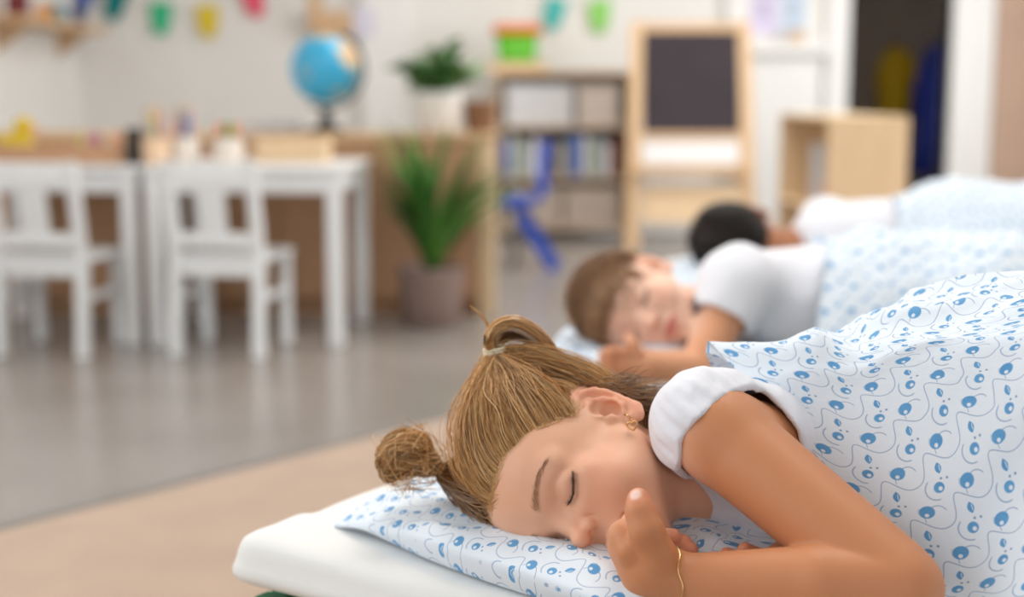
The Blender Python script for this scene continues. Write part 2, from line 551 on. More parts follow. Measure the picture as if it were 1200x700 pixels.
def floor_material():
    m = bpy.data.materials.new('grey_vinyl'); m.use_nodes = True
    N = m.node_tree.nodes; L = m.node_tree.links; b = N['Principled BSDF']
    tc = N.new('ShaderNodeTexCoord')
    n = N.new('ShaderNodeTexNoise'); n.inputs['Scale'].default_value = 2.2; n.inputs['Detail'].default_value = 8
    L.new(tc.outputs['Object'], n.inputs['Vector'])
    r = N.new('ShaderNodeValToRGB')
    r.color_ramp.elements[0].position = .3; r.color_ramp.elements[0].color = srgb(146, 139, 133)
    r.color_ramp.elements[1].position = .7; r.color_ramp.elements[1].color = srgb(160, 153, 148)
    L.new(n.outputs['Fac'], r.inputs[0]); L.new(r.outputs[0], b.inputs['Base Color'])
    b.inputs['Roughness'].default_value = .24
    b.inputs['Specular IOR Level'].default_value = .55
    return m


def box_wall(name, boxes, m, **kw):
    w = MB()
    for b in boxes: w.box(*b)
    return w.build(name, m, kind='structure', **kw)


MB().box(XL, XR, YF, YB + 1.6, -.06, 0).build('floor', floor_material(), kind='structure')
box_wall('ceiling', [(XL, XR, YF, YB + 1.6, ZC, ZC + .1)], wall_m)
# back wall with the opening of the store room
DX0, DX1, DZ = 1.93, 2.52, 2.1
box_wall('wall_back', [(XL, DX0, YB, YB + .14, 0, ZC), (DX1, XR, YB, YB + .14, 0, ZC), (DX0, DX1, YB, YB + .14, DZ, ZC)], wall_m)
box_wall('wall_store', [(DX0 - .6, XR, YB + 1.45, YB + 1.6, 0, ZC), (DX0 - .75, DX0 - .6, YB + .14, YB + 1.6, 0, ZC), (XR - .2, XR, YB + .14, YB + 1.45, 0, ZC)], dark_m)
# window walls
def window_wall(name, axis, at, span, holes, z0, z1):
    w = MB(); lo, hi = span; t0, t1 = at
    def bx(a, b, c, d):
        w.box(*((t0, t1, a, b, c, d) if axis == 0 else (a, b, t0, t1, c, d)))
    bx(lo, hi, 0, z0); bx(lo, hi, z1, ZC)
    e = lo
    for a, b in holes:
        bx(e, a, z0, z1); e = b
    bx(e, hi, z0, z1)
    return w.build(name, wall_m, kind='structure')


window_wall('wall_left', 0, (XL - .14, XL), (YF, YB), [(-.4, 3.0)], .75, 2.65)
window_wall('wall_right', 0, (XR, XR + .14), (YF, YB), [(4.05, 6.75)], .75, 2.5)
window_wall('wall_rear', 1, (YF - .14, YF), (XL, XR), [(-1.5, 1.9)], .75, 2.65)
nwin = 0
for axis, t, a, b, zt_ in ((0, XL - .10, -.4, 3.0, 2.65), (0, XR + .05, 4.05, 6.75, 2.5), (1, YF - .09, -1.5, 1.9, 2.65)):
    nwin += 1
    w = MB()
    def wb_(p, q, r, s_):
        w.box(*((t, t + .05, p, q, r, s_) if axis == 0 else (p, q, t, t + .05, r, s_)))
    for k in range(4):
        x = a + (b - a) * k / 3
        wb_(max(a, x - .03), min(b, x + .03), .75, zt_)
    wb_(a, b, .75, .81); wb_(a, b, zt_ - .06, zt_)
    w.build('window_%d' % nwin, white_m, kind='structure')
# door frame, brown door leaf folded back beside it, pilasters and ledge
def trim(n, *b, m=white_m):
    return MB().box(*b, bev=.008).build('trim_%d' % n, m, kind='structure')
trim(1, DX0 - .13, DX0, YB - .05, YB + .16, 0, DZ + .1)
trim(2, DX1, DX1 + .24, YB - .05, YB + .16, 0, DZ + .1)
trim(3, DX0, DX1, YB - .05, YB + .16, DZ, DZ + .1)
MB().box(DX1 + .25, XR, YB - .03, YB, 0, 2.4, .004).build('wall_panel', brown_m, kind='structure')
trim(4, 1.27, 1.76, YB - .10, YB, 0, 1.02)                 # boxed-in ledge beside the door
trim(5, 1.25, 1.78, YB - .16, YB, 1.02, 1.09)
trim(6, -.86, -.60, YB - .08, YB, 0, ZC)                   # white pilaster behind the globe
trim(7, 1.22, 1.27, YB - .06, YB, 0, ZC)
for n, b in (('left', (XL, XL + .015, YF, YB, 0, .08)), ('back', (XL + .015, 1.22, YB - .015, YB, 0, .08))):
    if n == 'back':
        w = MB().box(b[0], -.86, b[2], b[3], 0, .08).box(-.60, 1.22, b[2], b[3], 0, .08)
    else: w = MB().box(*b)
    w.build('baseboard_' + n, white_m, kind='structure')
for i, y in enumerate((2.2, 5.8)):
    lamp = empty('ceiling_lamp', (.5, y, ZC), label='square white ceiling lamp panel %s' % ('above the sleeping children' if i == 0 else 'above the play tables'), cat='lamp')
    MB().box(-.82, .82, -.82, .82, -.03, 0, .004).build('lamp_housing', white_m, lamp)
    dm = MATS.get('lamp_diffuser')
    if dm is None:
        dm = mat('lamp_diffuser', (1, .97, .92, 1), .5); dm.node_tree.nodes['Principled BSDF'].inputs['Emission Color'].default_value = (1, .96, .9, 1)
        dm.node_tree.nodes['Principled BSDF'].inputs['Emission Strength'].default_value = 1.5
    MB().box(-.78, .78, -.78, .78, -.036, -.03).build('diffuser', dm, lamp)

# carpet: its long edge runs slantwise past the beds
ea, eb = pz(0, 620, 0)[:2], pz(500, 495, 0)[:2]
cd = (eb - ea) / np.linalg.norm(eb - ea); cn = np.array([cd[1], -cd[0]])
cpt = lambda a, b: tuple(ea + cd * a + cn * b)
carpet = empty('carpet', (*cpt(1.4, 1.6), 0), label='short-pile beige carpet with a narrow grey edge binding', cat='carpet')


def slab(poly, z0, z1, off=(0, 0)):
    m = MB(); n = len(poly)
    v = [(p[0] - off[0], p[1] - off[1], z) for z in (z0, z1) for p in poly]
    return m.add(v, [tuple(range(n))[::-1], tuple(range(n, 2 * n))] + [(i, (i + 1) % n, n + (i + 1) % n, n + i) for i in range(n)])


co = carpet.location
carpet_m = mat('beige_carpet', srgb(198, 172, 152), .95, .1, noise=.08, nscale=7, bump=.5, bscale=900, sheen=.2)
bind_m = mat('carpet_binding', srgb(128, 124, 120), .85, .2)
slab([cpt(-1.5, .035), cpt(3.6, .035), cpt(3.6, 2.6), cpt(-1.5, 2.6)], 0.0005, .008, co).build('pile', carpet_m, carpet)
slab([cpt(-1.5, 0), cpt(3.6, 0), cpt(3.6, .035), cpt(-1.5, .035)], 0.0005, .0075, co).build('edge_binding', bind_m, carpet)
# ------------------------------------------------------------------ the girl in front
HS = 0.0097
GH = Frame([[-0.0447, -0.3895, -0.9200], [0.3120, -0.8802, 0.3575], [-0.9490, -0.2711, 0.1609]], (0.0786, 1.1657, 0.4759), HS)
ZM = 0.405                                                    # top of the mattress

SKIN_ARM = srgb(207, 140, 98)
SKIN_FACE = srgb(238, 183, 152)
skin = tint_mat('skin', 0.48, sss=0.22, spec=0.35, sss_scale=0.006, bump=0.12, bscale=900)
g_sh = pt(846, 512, 1.135)         # shoulder joint
g_el = pt(1046, 680, 1.03)         # elbow
g_wr = pt(790, 684, 1.075)         # wrist
girl = empty('person', (0.30, 1.15, ZM), label='sleeping girl with blond pigtails, her hand curled at her mouth', cat='person')


def in_parent(o, par):
    o.parent = par
    o.matrix_parent_inverse = Matrix.Translation(-Vector(par.location))
    return o


def build_girl():
    F = Field((-.09, .90, .372), (.47, 1.34, .60), .0016)
    head_sdf(F, GH, ear=(-1,))
    W = WORLD
    nb = np.array([.185, 1.185, .472])
    F.op(cone(W, GH.w((0, -1.8, -2.0)), nb, .037, .043), .018)
    F.op(cone(W, nb, nb + [.05, .0, .0], .042, .048), .02)
    # trunk, lying on its right side
    F.op(ell(W, (.33, 1.205, .492), (.17, .075, .083)), .03)
    F.op(cone(W, (.235, 1.17, .495), g_sh, .04, .0362), .02)
    F.op(ell(W, (.262, 1.185, .474), (.07, .05, .058)), .02)
    # arm
    F.op(cone(W, g_sh, g_el, .0370, .0318), .012)
    fo = np.array([0, -.009, -.003]); fm = g_el * .68 + g_wr * .32 + [0, 0, .002] + fo
    F.op(cone(W, g_el + [.004, 0, -.002] + fo * .6, fm, .0315, .031), .0015)
    F.op(cone(W, fm, g_wr, .0305, .0215), .004)
    # hand
    hand = []
    palm_a = pt(764, 668, 1.072); palm_b = pt(741, 640, 1.078)
    F.op(cone(W, g_wr, palm_a, .0215, .0222), .01)
    F.op(cone(W, palm_a, palm_b, .0222, .019), .01)
    k = .0022
    # thumb
    chain(F, W, [pt(772, 650, 1.058), pt(757, 622, 1.052), pt(750, 600, 1.056), pt(748, 585, 1.06)], [.0138, .0122, .0102, .0084], .006)
    # index, knuckle against the lips
    chain(F, W, [pt(739, 646, 1.064), pt(729, 627, 1.074), pt(742, 612, 1.092), pt(766, 617, 1.1)], [.0115, .0095, .0078, .0062], .005)
    chain(F, W, [pt(741, 658, 1.078), pt(733, 640, 1.094), pt(757, 628, 1.107), pt(789, 629, 1.108)], [.0102, .0084, .0074, .0064], k)
    chain(F, W, [pt(748, 668, 1.09), pt(742, 652, 1.107), pt(768, 640, 1.115), pt(801, 636, 1.112)], [.010, .0082, .0074, .0066], k)
    chain(F, W, [pt(758, 676, 1.1), pt(758, 664, 1.115), pt(784, 654, 1.115), pt(810, 644, 1.11)], [.0092, .0074, .0066, .0058], k)
    # right hand, its fingertips behind the forearm
    F.op(cone(W, (.24, 1.11, .43), pt(915, 668, 1.12), .024, .02), .01)
    chain(F, W, [pt(915, 662, 1.12), pt(893, 655, 1.115), pt(873, 645, 1.112)], [.0085, .0075, .0063], k)
    chain(F, W, [pt(905, 668, 1.12), pt(872, 662, 1.112), pt(852, 650, 1.108)], [.0085, .0072, .0058], k)
    V, Q = F.mesh(1)
    c = skin_cols(V, GH, SKIN_ARM, SKIN_FACE, srgb(214, 128, 122), srgb(176, 122, 90))
    c = scalp_tint(V, c, GH, srgb(176, 132, 88))
    # nails and rosy fingertips
    for p, n in ((pt(748, 585, 1.06), 1), (pt(789, 629, 1.108), 0), (pt(801, 636, 1.112), 0), (pt(810, 644, 1.11), 0), (pt(873, 645, 1.112), 0), (pt(852, 650, 1.108), 0)):
        w = np.exp(-((V - p) ** 2).sum(1) / .012 ** 2)
        c = lerp_col(c, np.array(SKIN_FACE[:3]) * [1, .72, .66], w * .7)
    w = np.exp(-(((V - pt(743.5, 578, 1.0525)) ** 2).sum(1) / .0048 ** 2) ** 2)
    c = lerp_col(c, srgb(250, 214, 200), np.clip(w * 1.4, 0, 1))
    body = mesh_obj('body', V, Q, skin, None, True, cols=c)
    return in_parent(body, girl)



# ---- hair
HC = np.array([0, -.9, 4.35]); HR = np.array([7.15, 9.05, 7.85])      # skull


def hairline(L):
    """positive inside the hair-covered part of the head (local cm)"""
    x, y, z = L[..., 0], L[..., 1], L[..., 2]
    ax = np.abs(x)
    front = z - (7.6 - .03 * ax ** 2 - .8 * smooth01(3.5, 5.5, ax) * (1 - smooth01(5.5, 6.6, ax)))      # forehead edge
    side = np.where(y > 1.4, (z - 2.7) - 1.0 * (y - 1.4), z - 2.7 - .62 * np.minimum(1.4 - y, 2.0))
    side = np.where(y < -3.6, z + 5.0, side)
    return np.where(y > 3.2, np.where(ax > 4.8, np.maximum(front, side), front), np.maximum(front, side))


def scalp_tint(V, c, fr, hair):
    L = fr.l(V)
    m = smooth01(-.3, .6, hairline(L)) * (np.linalg.norm((L - HC) / (HR + .25), axis=1) < 1.03)
    ear = (np.abs(L[:, 0]) > 6.2) & (L[:, 1] > -4.5) & (L[:, 1] < 1.2) & (L[:, 2] < 4.0) & (L[:, 2] > -3)
    return lerp_col(c, hair, m * (~ear))


def scalp_pts(n, test, rng):
    out = []
    while sum(map(len, out)) < n:
        d = rng.normal(size=(n * 3, 3)); d /= np.linalg.norm(d, axis=1, keepdims=True)
        L = HC + d * HR
        out.append(d[(hairline(L) > 0) & test(L)])
    return np.concatenate(out)[:n]


def comb(fr, d0, tie, M, rng, lift=.10, wav=.02, spread=.5, shape=1.0):
    """strands swept over the skull from root directions d0 to the tie (local cm)"""
    n = len(d0)
    dt = (tie - HC) / HR; rt = np.linalg.norm(dt); dt = dt / rt
    t = np.linspace(0, 1, M)[None, :, None]
    om = np.arccos(np.clip(d0 @ dt, -1, 1))[:, None, None] + 1e-6
    S = (np.sin((1 - t) * om) * d0[:, None] + np.sin(t * om) * dt) / np.sin(om)
    tt = t[..., 0]
    amp = rng.uniform(.35, 1.0, (n, 1))
    bk_ = (.35 + .65 * smooth01(-.35, .35, d0[:, 1:2]))
    r = 1.012 + lift * amp * bk_ * np.sin(np.clip(tt * 1.05, 0, 1) * math.pi) ** .8 * (1 - .6 * smooth01(.6, 1, tt)) * np.minimum(om[..., 0] / .9, 1.2) + (rt - 1.0) * (.55 * smooth01(.30, 1, tt) + .45 * smooth01(.62, 1, tt))
    ph = rng.uniform(0, 6.28, (n, 1)); fq = rng.uniform(1.5, 3.5, (n, 1))
    P = HC + S * HR * r[..., None]
    # gentle wander, sideways
    side = np.cross(S, np.gradient(S, axis=1)); side /= np.linalg.norm(side, axis=2, keepdims=True) + 1e-9
    P += side * (np.sin(tt * fq * 3 + ph) * wav * 10 * np.sin(tt * math.pi) * rng.normal(0, 1, (n, 1)))[..., None]
    P += (rng.normal(0, 1, (n, 1, 3)) * spread * .25) * (t ** 2)
    P += (vnoise(d0 * 5.0, 4)[:, None] * .32 * np.sin(tt * math.pi))[..., None] * side + (vnoise(d0 * 9.0, 8)[:, None] * .22 * np.sin(tt * math.pi))[..., None] * S
    return fr.w(P)


def flow(fr, path, n, M, rng, wid, curl=0.0, taper=(1, 1), turns=1.5):
    """strands that follow one path (world points) as a bundle"""
    path = np.asarray(path, float); m = len(path)
    s = np.linspace(0, m - 1, M)
    i = np.clip(np.floor(s).astype(int), 0, m - 2); f = (s - i)[:, None]
    pp = np.vstack([2 * path[:1] - path[1:2], path, 2 * path[-1:] - path[-2:-1]])
    p0, p1, p2, p3 = pp[i], pp[i + 1], pp[i + 2], pp[i + 3]
    c = .5 * (2 * p1 + (p2 - p0) * f + (2 * p0 - 5 * p1 + 4 * p2 - p3) * f ** 2 + (3 * p1 - p0 - 3 * p2 + p3) * f ** 3)
    wid = np.asarray(wid, float)
    w = np.stack([np.interp(s, np.arange(m), wid[:, k]) for k in range(2)], 1)
    t = np.gradient(c, axis=0); t /= np.linalg.norm(t, axis=1, keepdims=True)
    view = np.array([0, 1., -.2]); a = view - t * (t @ view)[:, None]; a /= np.linalg.norm(a, axis=1, keepdims=True)
    b = np.cross(t, a)
    ang = rng.uniform(0, 6.283, (n, 1)); rad = np.sqrt(rng.uniform(.15, 1, (n, 1)))
    ph = rng.uniform(0, 6.283, (n, 1))
    q = s[None] / (m - 1)
    an = ang + .4 * np.sin(q * 3 + ph)
    P = c[None] + a[None] * (np.cos(an) * rad * w[:, 0])[..., None] + b[None] * (np.sin(an) * rad * w[:, 1])[..., None]
    if curl:
        z = q * turns * 6.283 + ph
        P += curl * (a[None] * np.cos(z)[..., None] + b[None] * np.sin(z)[..., None]) * smooth01(0, .3, q)[..., None]
    return P


def hair_cols(n, rng, dark, mid, light):
    u = rng.beta(2.0, 2.2, n)[:, None]
    c = np.where(u < .5, np.array(dark[:3]) + (np.array(mid[:3]) - dark[:3]) * (u / .5), np.array(mid[:3]) + (np.array(light[:3]) - mid[:3]) * ((u - .5) / .5))
    return c * rng.uniform(.85, 1.15, (n, 1))


hair_m = tint_mat('hair', 0.30, spec=0.6)
BL = (srgb(124, 84, 48), srgb(214, 160, 100), srgb(253, 222, 168))
tieL = GH.l(pt(581, 420, 1.225))
tieR = GH.l(pt(520, 556, 1.245))


def build_girl_hair():
    rng = np.random.default_rng(3)
    Ps = []; Cs = []; Rs = []
    def put_(P, rad, cols, tip=.35):
        n, M, _ = P.shape
        q = np.linspace(0, 1, 15); idx = np.linspace(0, M - 1, 15)
        P = np.stack([np.stack([np.interp(idx, np.arange(M), P[k, :, a]) for a in range(3)], 1) for k in range(n)]) if M != 15 else P
        Ps.append(P); Cs.append(cols)
        Rs.append(rad * rng.uniform(.7, 1.2, (n, 1)) * np.interp(q, [0, .7, 1], [1, 1, tip])[None])
    # left half and right half, parted in the middle
    dl = scalp_pts(4800, lambda L: (L[:, 0] < .5) & (L[:, 1] > -7.5), rng)
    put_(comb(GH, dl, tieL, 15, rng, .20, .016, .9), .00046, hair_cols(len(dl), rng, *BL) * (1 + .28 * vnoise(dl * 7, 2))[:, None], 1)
    # a looser, untidy layer on top
    dm_ = scalp_pts(1100, lambda L: (L[:, 0] < .3) & (L[:, 1] > -6.5), rng)
    put_(comb(GH, dm_, tieL, 15, rng, .30, .05, 1.6), .00034, hair_cols(len(dm_), rng, BL[1], BL[1], BL[2]), .8)
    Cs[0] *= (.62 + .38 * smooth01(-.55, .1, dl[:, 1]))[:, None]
    # strands rooted along the front hairline
    d = scalp_pts(2000, lambda L: (L[:, 0] < .3) & (hairline(L) < .9) & (L[:, 1] > 0), rng)
    put_(comb(GH, d, tieL, 15, rng, .23, .018, .9), .00040, hair_cols(len(d), rng, *BL), 1)
    dr = scalp_pts(1800, lambda L: (L[:, 0] > -.6) & (L[:, 2] > 2), rng)
    put_(comb(GH, dr, tieR, 15, rng, .16, .012, .9), .00042, hair_cols(len(dr), rng, BL[0], BL[0], BL[1]), 1)
    # loop of the upper pigtail
    y = 1.225
    P1 = [pt(581, 420, y), pt(573, 400, y - .004), pt(582, 384, y), pt(604, 379, y + .01), pt(630, 393, y + .02), pt(646, 412, y + .03), pt(652, 432, y + .035)]
    put_(flow(GH, P1, 700, 15, rng, [(.005, .005), (.009, .005), (.012, .006), (.014, .007), (.014, .007), (.012, .006), (.009, .006)]), .00042, hair_cols(700, rng, *BL), 1)
    P2 = [pt(584, 418, y + .01), pt(585, 400, y + .02), pt(600, 392, y + .03), pt(622, 398, y + .04), pt(640, 420, y + .045), pt(640, 440, y + .045)]
    put_(flow(GH, P2, 360, 15, rng, [(.005, .005), (.008, .005), (.012, .006), (.012, .006), (.012, .006), (.01, .006)]), .00042, hair_cols(360, rng, BL[0], BL[0], BL[1]), 1)
    # stray wisp standing up from the tie
    put_(flow(GH, [pt(579, 415, y), pt(575, 396, y), pt(570, 378, y - .003), pt(560, 366, y - .005), pt(550, 358, y - .006)], 26, 15, rng, [(.002, .002), (.0016, .0014), (.0012, .001), (.0012, .0008), (.0012, .0006)]), .0004, hair_cols(26, rng, BL[1], BL[1], BL[2]), .3)
    # lower pigtail, a curly coil on the pillow, finer sampled
    z = 1.245; cP = []; cC = []
    for k in range(20):
        a_ = -1 + 2 * k / 19; dz = rng.uniform(-.014, .016); ex = rng.uniform(-7, 7)
        sp = rng.choice([-1, 1]) if abs(a_) < .5 else (1 if a_ < 0 else -1)
        loop = [(523, 556), (511, 546 + 9 * a_), (497, 534 + 17 * a_), (480, 531 + 23 * a_), (463 + ex, 534 + 24 * a_ + 4 * sp), (452 + ex, 538 + 17 * a_ + 9 * sp), (456 + ex, 540 + 12 * a_ + 17 * sp), (468 + ex, 538 + 10 * a_ + 14 * sp), (472 + ex, 536 + 12 * a_ + 5 * sp)]
        P3 = [pt(x + rng.normal(0, 2.0) * (i_ > 1), y_ + rng.normal(0, 2.0) * (i_ > 1), z + dz * min(1, i_ / 3)) for i_, (x, y_) in enumerate(loop)]
        nn = 66
        cP.append(flow(GH, P3, nn, 26, rng, [(.0035, .003), (.0040, .0032), (.0050, .0036), (.0052, .0036), (.0048, .0034), (.0042, .003), (.0036, .0026), (.003, .0022), (.002, .0015)], curl=.0022, turns=2.2))
        cC.append(hair_cols(nn, rng, *BL) * rng.uniform(.72, 1.12))
    d = rng.normal(0, 1, (110, 3)); d /= np.linalg.norm(d, axis=1, keepdims=True)                  # loose ends of the coil
    c_ = pt(482, 538, z); t_ = np.linspace(0, 1, 26)[None, :, None]
    cP.append(c_ + d[:, None] * (.014 + .018 * t_) + np.cross(d, rng.normal(0, 1, (110, 3)))[:, None] * .012 * np.sin(t_ * 4)); cC.append(hair_cols(110, rng, BL[1], BL[1], BL[2]))
    P = np.concatenate(cP); C = np.concatenate(cC)
    o = hair_mesh('pigtail', P, np.interp(np.linspace(0, 1, 26), [0, .8, 1], [.0004, .0004, .0002])[None].repeat(len(P), 0) * rng.uniform(.6, 1.1, (len(P), 1)), C, hair_m, None, kind='stuff', label='curly coiled lower pigtail')
    in_parent(o, girl)
    # loose hair at the nape, behind the ear
    d = scalp_pts(700, lambda L: (L[:, 0] < -1.5) & (L[:, 1] < -2.5) & (L[:, 2] < 4), rng)
    R0 = HC + d * HR * 1.01
    t = np.linspace(0, 1, 15)[None, :, None]
    ln = rng.uniform(2.0, 5.0, (700, 1, 1))
    dirv = np.array([-.35, -.25, -1.0]) + rng.normal(0, .16, (700, 1, 3))
    put_(GH.w(R0[:, None] + dirv * ln * t + np.array([.6, .2, 0]) * (t ** 2) * ln * .3 + rng.normal(0, .25, (700, 1, 3)) * np.sin(t * 5) * t), .0004, hair_cols(700, rng, BL[0], BL[0], BL[1]), .3)
    # flyaways
    d = scalp_pts(260, lambda L: (L[:, 0] < 1) & (L[:, 1] > -6), rng)
    P = comb(GH, d, tieL, 15, rng, .34, .05, 3.0); cut = rng.uniform(.35, 1, (260, 1, 1))
    s_ = (np.linspace(0, 14, 15)[None] * cut[..., 0]); i0 = np.clip(s_.astype(int), 0, 13); fr_ = (s_ - i0)[..., None]
    P = np.take_along_axis(P, i0[..., None].repeat(3, 2), 1) * (1 - fr_) + np.take_along_axis(P, i0[..., None].repeat(3, 2) + 1, 1) * fr_
    put_(P, .00022, hair_cols(260, rng, BL[1], BL[1], BL[2]), .4)
    d = scalp_pts(460, lambda L: (L[:, 0] < 1) & (hairline(L) < .6) & (L[:, 1] > 0), rng)          # downy strands at the temple
    R0 = HC + d * HR * 1.012 + np.array([0, .15, -.35]) * rng.uniform(0, 1.6, (460, 1))
    g = np.array([-.55, -.45, .1]) + rng.normal(0, .45, (460, 1, 3))
    pp_ = R0[:, None] + g * t * rng.uniform(1.0, 2.6, (460, 1, 1))
    dd = (pp_ - HC) / HR; pp_ = HC + dd / np.linalg.norm(dd, axis=2, keepdims=True) * HR * 1.02
    put_(GH.w(pp_), .00022, hair_cols(460, rng, BL[1], BL[1], BL[2]), .3)
    P = np.concatenate(Ps); R = np.concatenate(Rs); C = np.concatenate(Cs)
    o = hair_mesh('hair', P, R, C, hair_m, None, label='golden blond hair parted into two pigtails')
    o['kind'] = 'stuff'
    in_parent(o, girl)
    # hair tie: a twisted cream elastic
    tm = mat('cream_elastic', srgb(238, 226, 196), .7, .3, bump=.3, bscale=500)
    m = MB(); c = pt(580, 412, 1.225); ax = pt(577, 395, 1.222) - pt(581, 420, 1.225); ax /= np.linalg.norm(ax)
    u = np.cross(ax, [0, 1, 0]); u /= np.linalg.norm(u); w = np.cross(ax, u)
    for k in range(3):
        a = np.linspace(0, 6.2832, 26)
        m.tube([c + ax * (k - 1) * .0026 + (u * math.cos(q) + w * math.sin(q)) * (.0086 + .0004 * math.sin(q * 9 + k)) for q in a], .0018, 6)
    in_parent(m.build('hair_tie', tm, None, True, label='cream elastic hair tie'), girl)
    # eyelashes and brow hairs
    Ps.clear(); Rs.clear(); Cs.clear()
    for s in (-1, 1):
        lx = np.array([1.75, 2.4, 3.1, 3.8, 4.5]); ly = np.array([6.98, 7.3, 7.27, 6.95, 6.35]); lz = np.array([.95, .6, .45, .6, .95])
        n = 120; u = rng.uniform(.03, 1, n); ix = 1.8 + 2.75 * u
        root = np.stack([s * ix, np.interp(ix, lx, ly) + .02, np.interp(ix, lx, lz)], 1)
        dirn = np.stack([s * (u - .35) * .55, .75 - .25 * u, -.55 + .1 * u], 1) + rng.normal(0, .08, (n, 3))
        tt = np.linspace(0, 1, 7)[None, :, None]
        P = root[:, None] + dirn[:, None] * tt * (.42 + .45 * u[:, None, None]) + np.array([0, .1, .28]) * tt ** 2 * .8
        Ps.append(GH.w(P)); Rs.append(np.linspace(.00026, .00005, 7)[None].repeat(n, 0)); Cs.append(np.tile(srgb(34, 22, 16)[:3], (n, 1)))
    o = hair_mesh('eyelashes', np.concatenate(Ps), np.concatenate(Rs), np.concatenate(Cs), hair_m, None, kind='stuff'); in_parent(o, girl)
    Ps.clear(); Rs.clear(); Cs.clear()
    for s in (-1, 1):
        n = 190; u = rng.uniform(0, 1, n); ax_ = 1.15 + 3.7 * u
        zc = 3.05 + .75 * np.sin(np.clip((ax_ - 1.1) / 3.9, 0, 1) * 2.2) - .45 * u + rng.normal(0, .2, n) * (1 - .6 * u)
        yy = np.interp(ax_, BX, BY)
        root = np.stack([s * ax_, yy, zc], 1)
        dirn = np.stack([s * (.5 + .4 * u), -.15 - .45 * u, .45 - .75 * u], 1) + rng.normal(0, .1, (n, 3))
        tt = np.linspace(0, 1, 5)[None, :, None]
        Ps.append(GH.w(root[:, None] + dirn[:, None] * tt * .55 + np.array([0, .04, 0]) * np.sin(tt * 3)))
        Rs.append(np.linspace(.0001, .00003, 5)[None].repeat(n, 0)); Cs.append(hair_cols(n, rng, srgb(140, 96, 66), srgb(168, 122, 88), srgb(196, 150, 112)))
    o = hair_mesh('eyebrows', np.concatenate(Ps), np.concatenate(Rs), np.concatenate(Cs), hair_m, None, kind='stuff'); in_parent(o, girl)


girl_body = build_girl()
# brow surface depth, read off the finished skin
_L = GH.l(np.array([v.co for v in girl_body.data.vertices]))
_m = (np.abs(_L[:, 2] - 3.4) < .35) & (_L[:, 1] > 4) & (_L[:, 0] < 0)
BX = np.linspace(1.1, 5.0, 14)
BY = np.array([np.median(_L[_m & (np.abs(-_L[:, 0] - q) < .2), 1]) for q in BX]) + .03
build_girl_hair()

# ---- jewellery
gold_m = mat('gold', srgb(232, 188, 128), .25, .5, metal=1.0)
ax = (g_wr - g_el) / np.linalg.norm(g_wr - g_el)
from mathutils.bvhtree import BVHTree
_bv = BVHTree.FromPolygons([v.co for v in girl_body.data.vertices], [p.vertices for p in girl_body.data.polygons])
bc = g_wr - ax * .006
u = np.cross(ax, [0, 0, 1.]); u /= np.linalg.norm(u); w = np.cross(ax, u)
ring = []
for q in np.linspace(0, 6.2832, 60):
    dr = u * math.cos(q) + w * math.sin(q); st_ = bc + ax * (.0012 * math.sin(q * 7) + .004 * math.cos(q))
    h_ = _bv.ray_cast(Vector(st_ + dr * .029), Vector(-dr), .029)
    ring.append(np.array(h_[0]) + dr * .0007 if h_[0] is not None else st_ + dr * .0225)
m = MB(); m.tube(ring, .0010, 6)
in_parent(m.build('bracelet', gold_m, None, True, label='thin gold chain bracelet'), girl)
def on_skin(x, y, lift):
    o_ = Vector((0, 0, CAM_H)); d_ = Vector(pt(x, y, 1.0)) - o_; d_.normalize()
    h_ = _bv.ray_cast(o_, d_)
    return np.array(h_[0] - d_ * lift)


m = MB(); lobe = on_skin(735, 487, .0006); _cf = np.array([0, math.cos(PITCH), -math.sin(PITCH)]); hc = pt(741, 499, min((on_skin(x_, y_, 0) - np.array([0, 0, CAM_H])) @ _cf for x_ in (736, 741, 746) for y_ in (492, 497, 502, 506)) - .002)
hp = []
for q in np.linspace(0, 6.2832, 40):
    hx = 16 * math.sin(q) ** 3; hz = 13 * math.cos(q) - 5 * math.cos(2 * q) - 2 * math.cos(3 * q) - math.cos(4 * q)
    hp.append(hc + np.array([hx, 0, hz]) * .0042 / 16 @ np.array([[.9, -.3, .3], [0, 1, 0], [-.3, 0, .95]]))
m.tube(hp, .0009, 6)
m.tube([on_skin(732, 486, .0003), lobe + [0, -.0015, .0005], on_skin(738, 490, .001)], .0009, 6)
m.tube([on_skin(738, 490, .001), hc + [-.0004, 0, .0045]], .0005, 6)
in_parent(m.build('earring', gold_m, None, True, label='small gold heart earring'), girl)

# ---- white cotton top with a short sleeve
def shirt_mat():
    m = mat('white_jersey', srgb(238, 239, 246), .85, .2, sheen=.25, bump=.35, bscale=55)
    return m


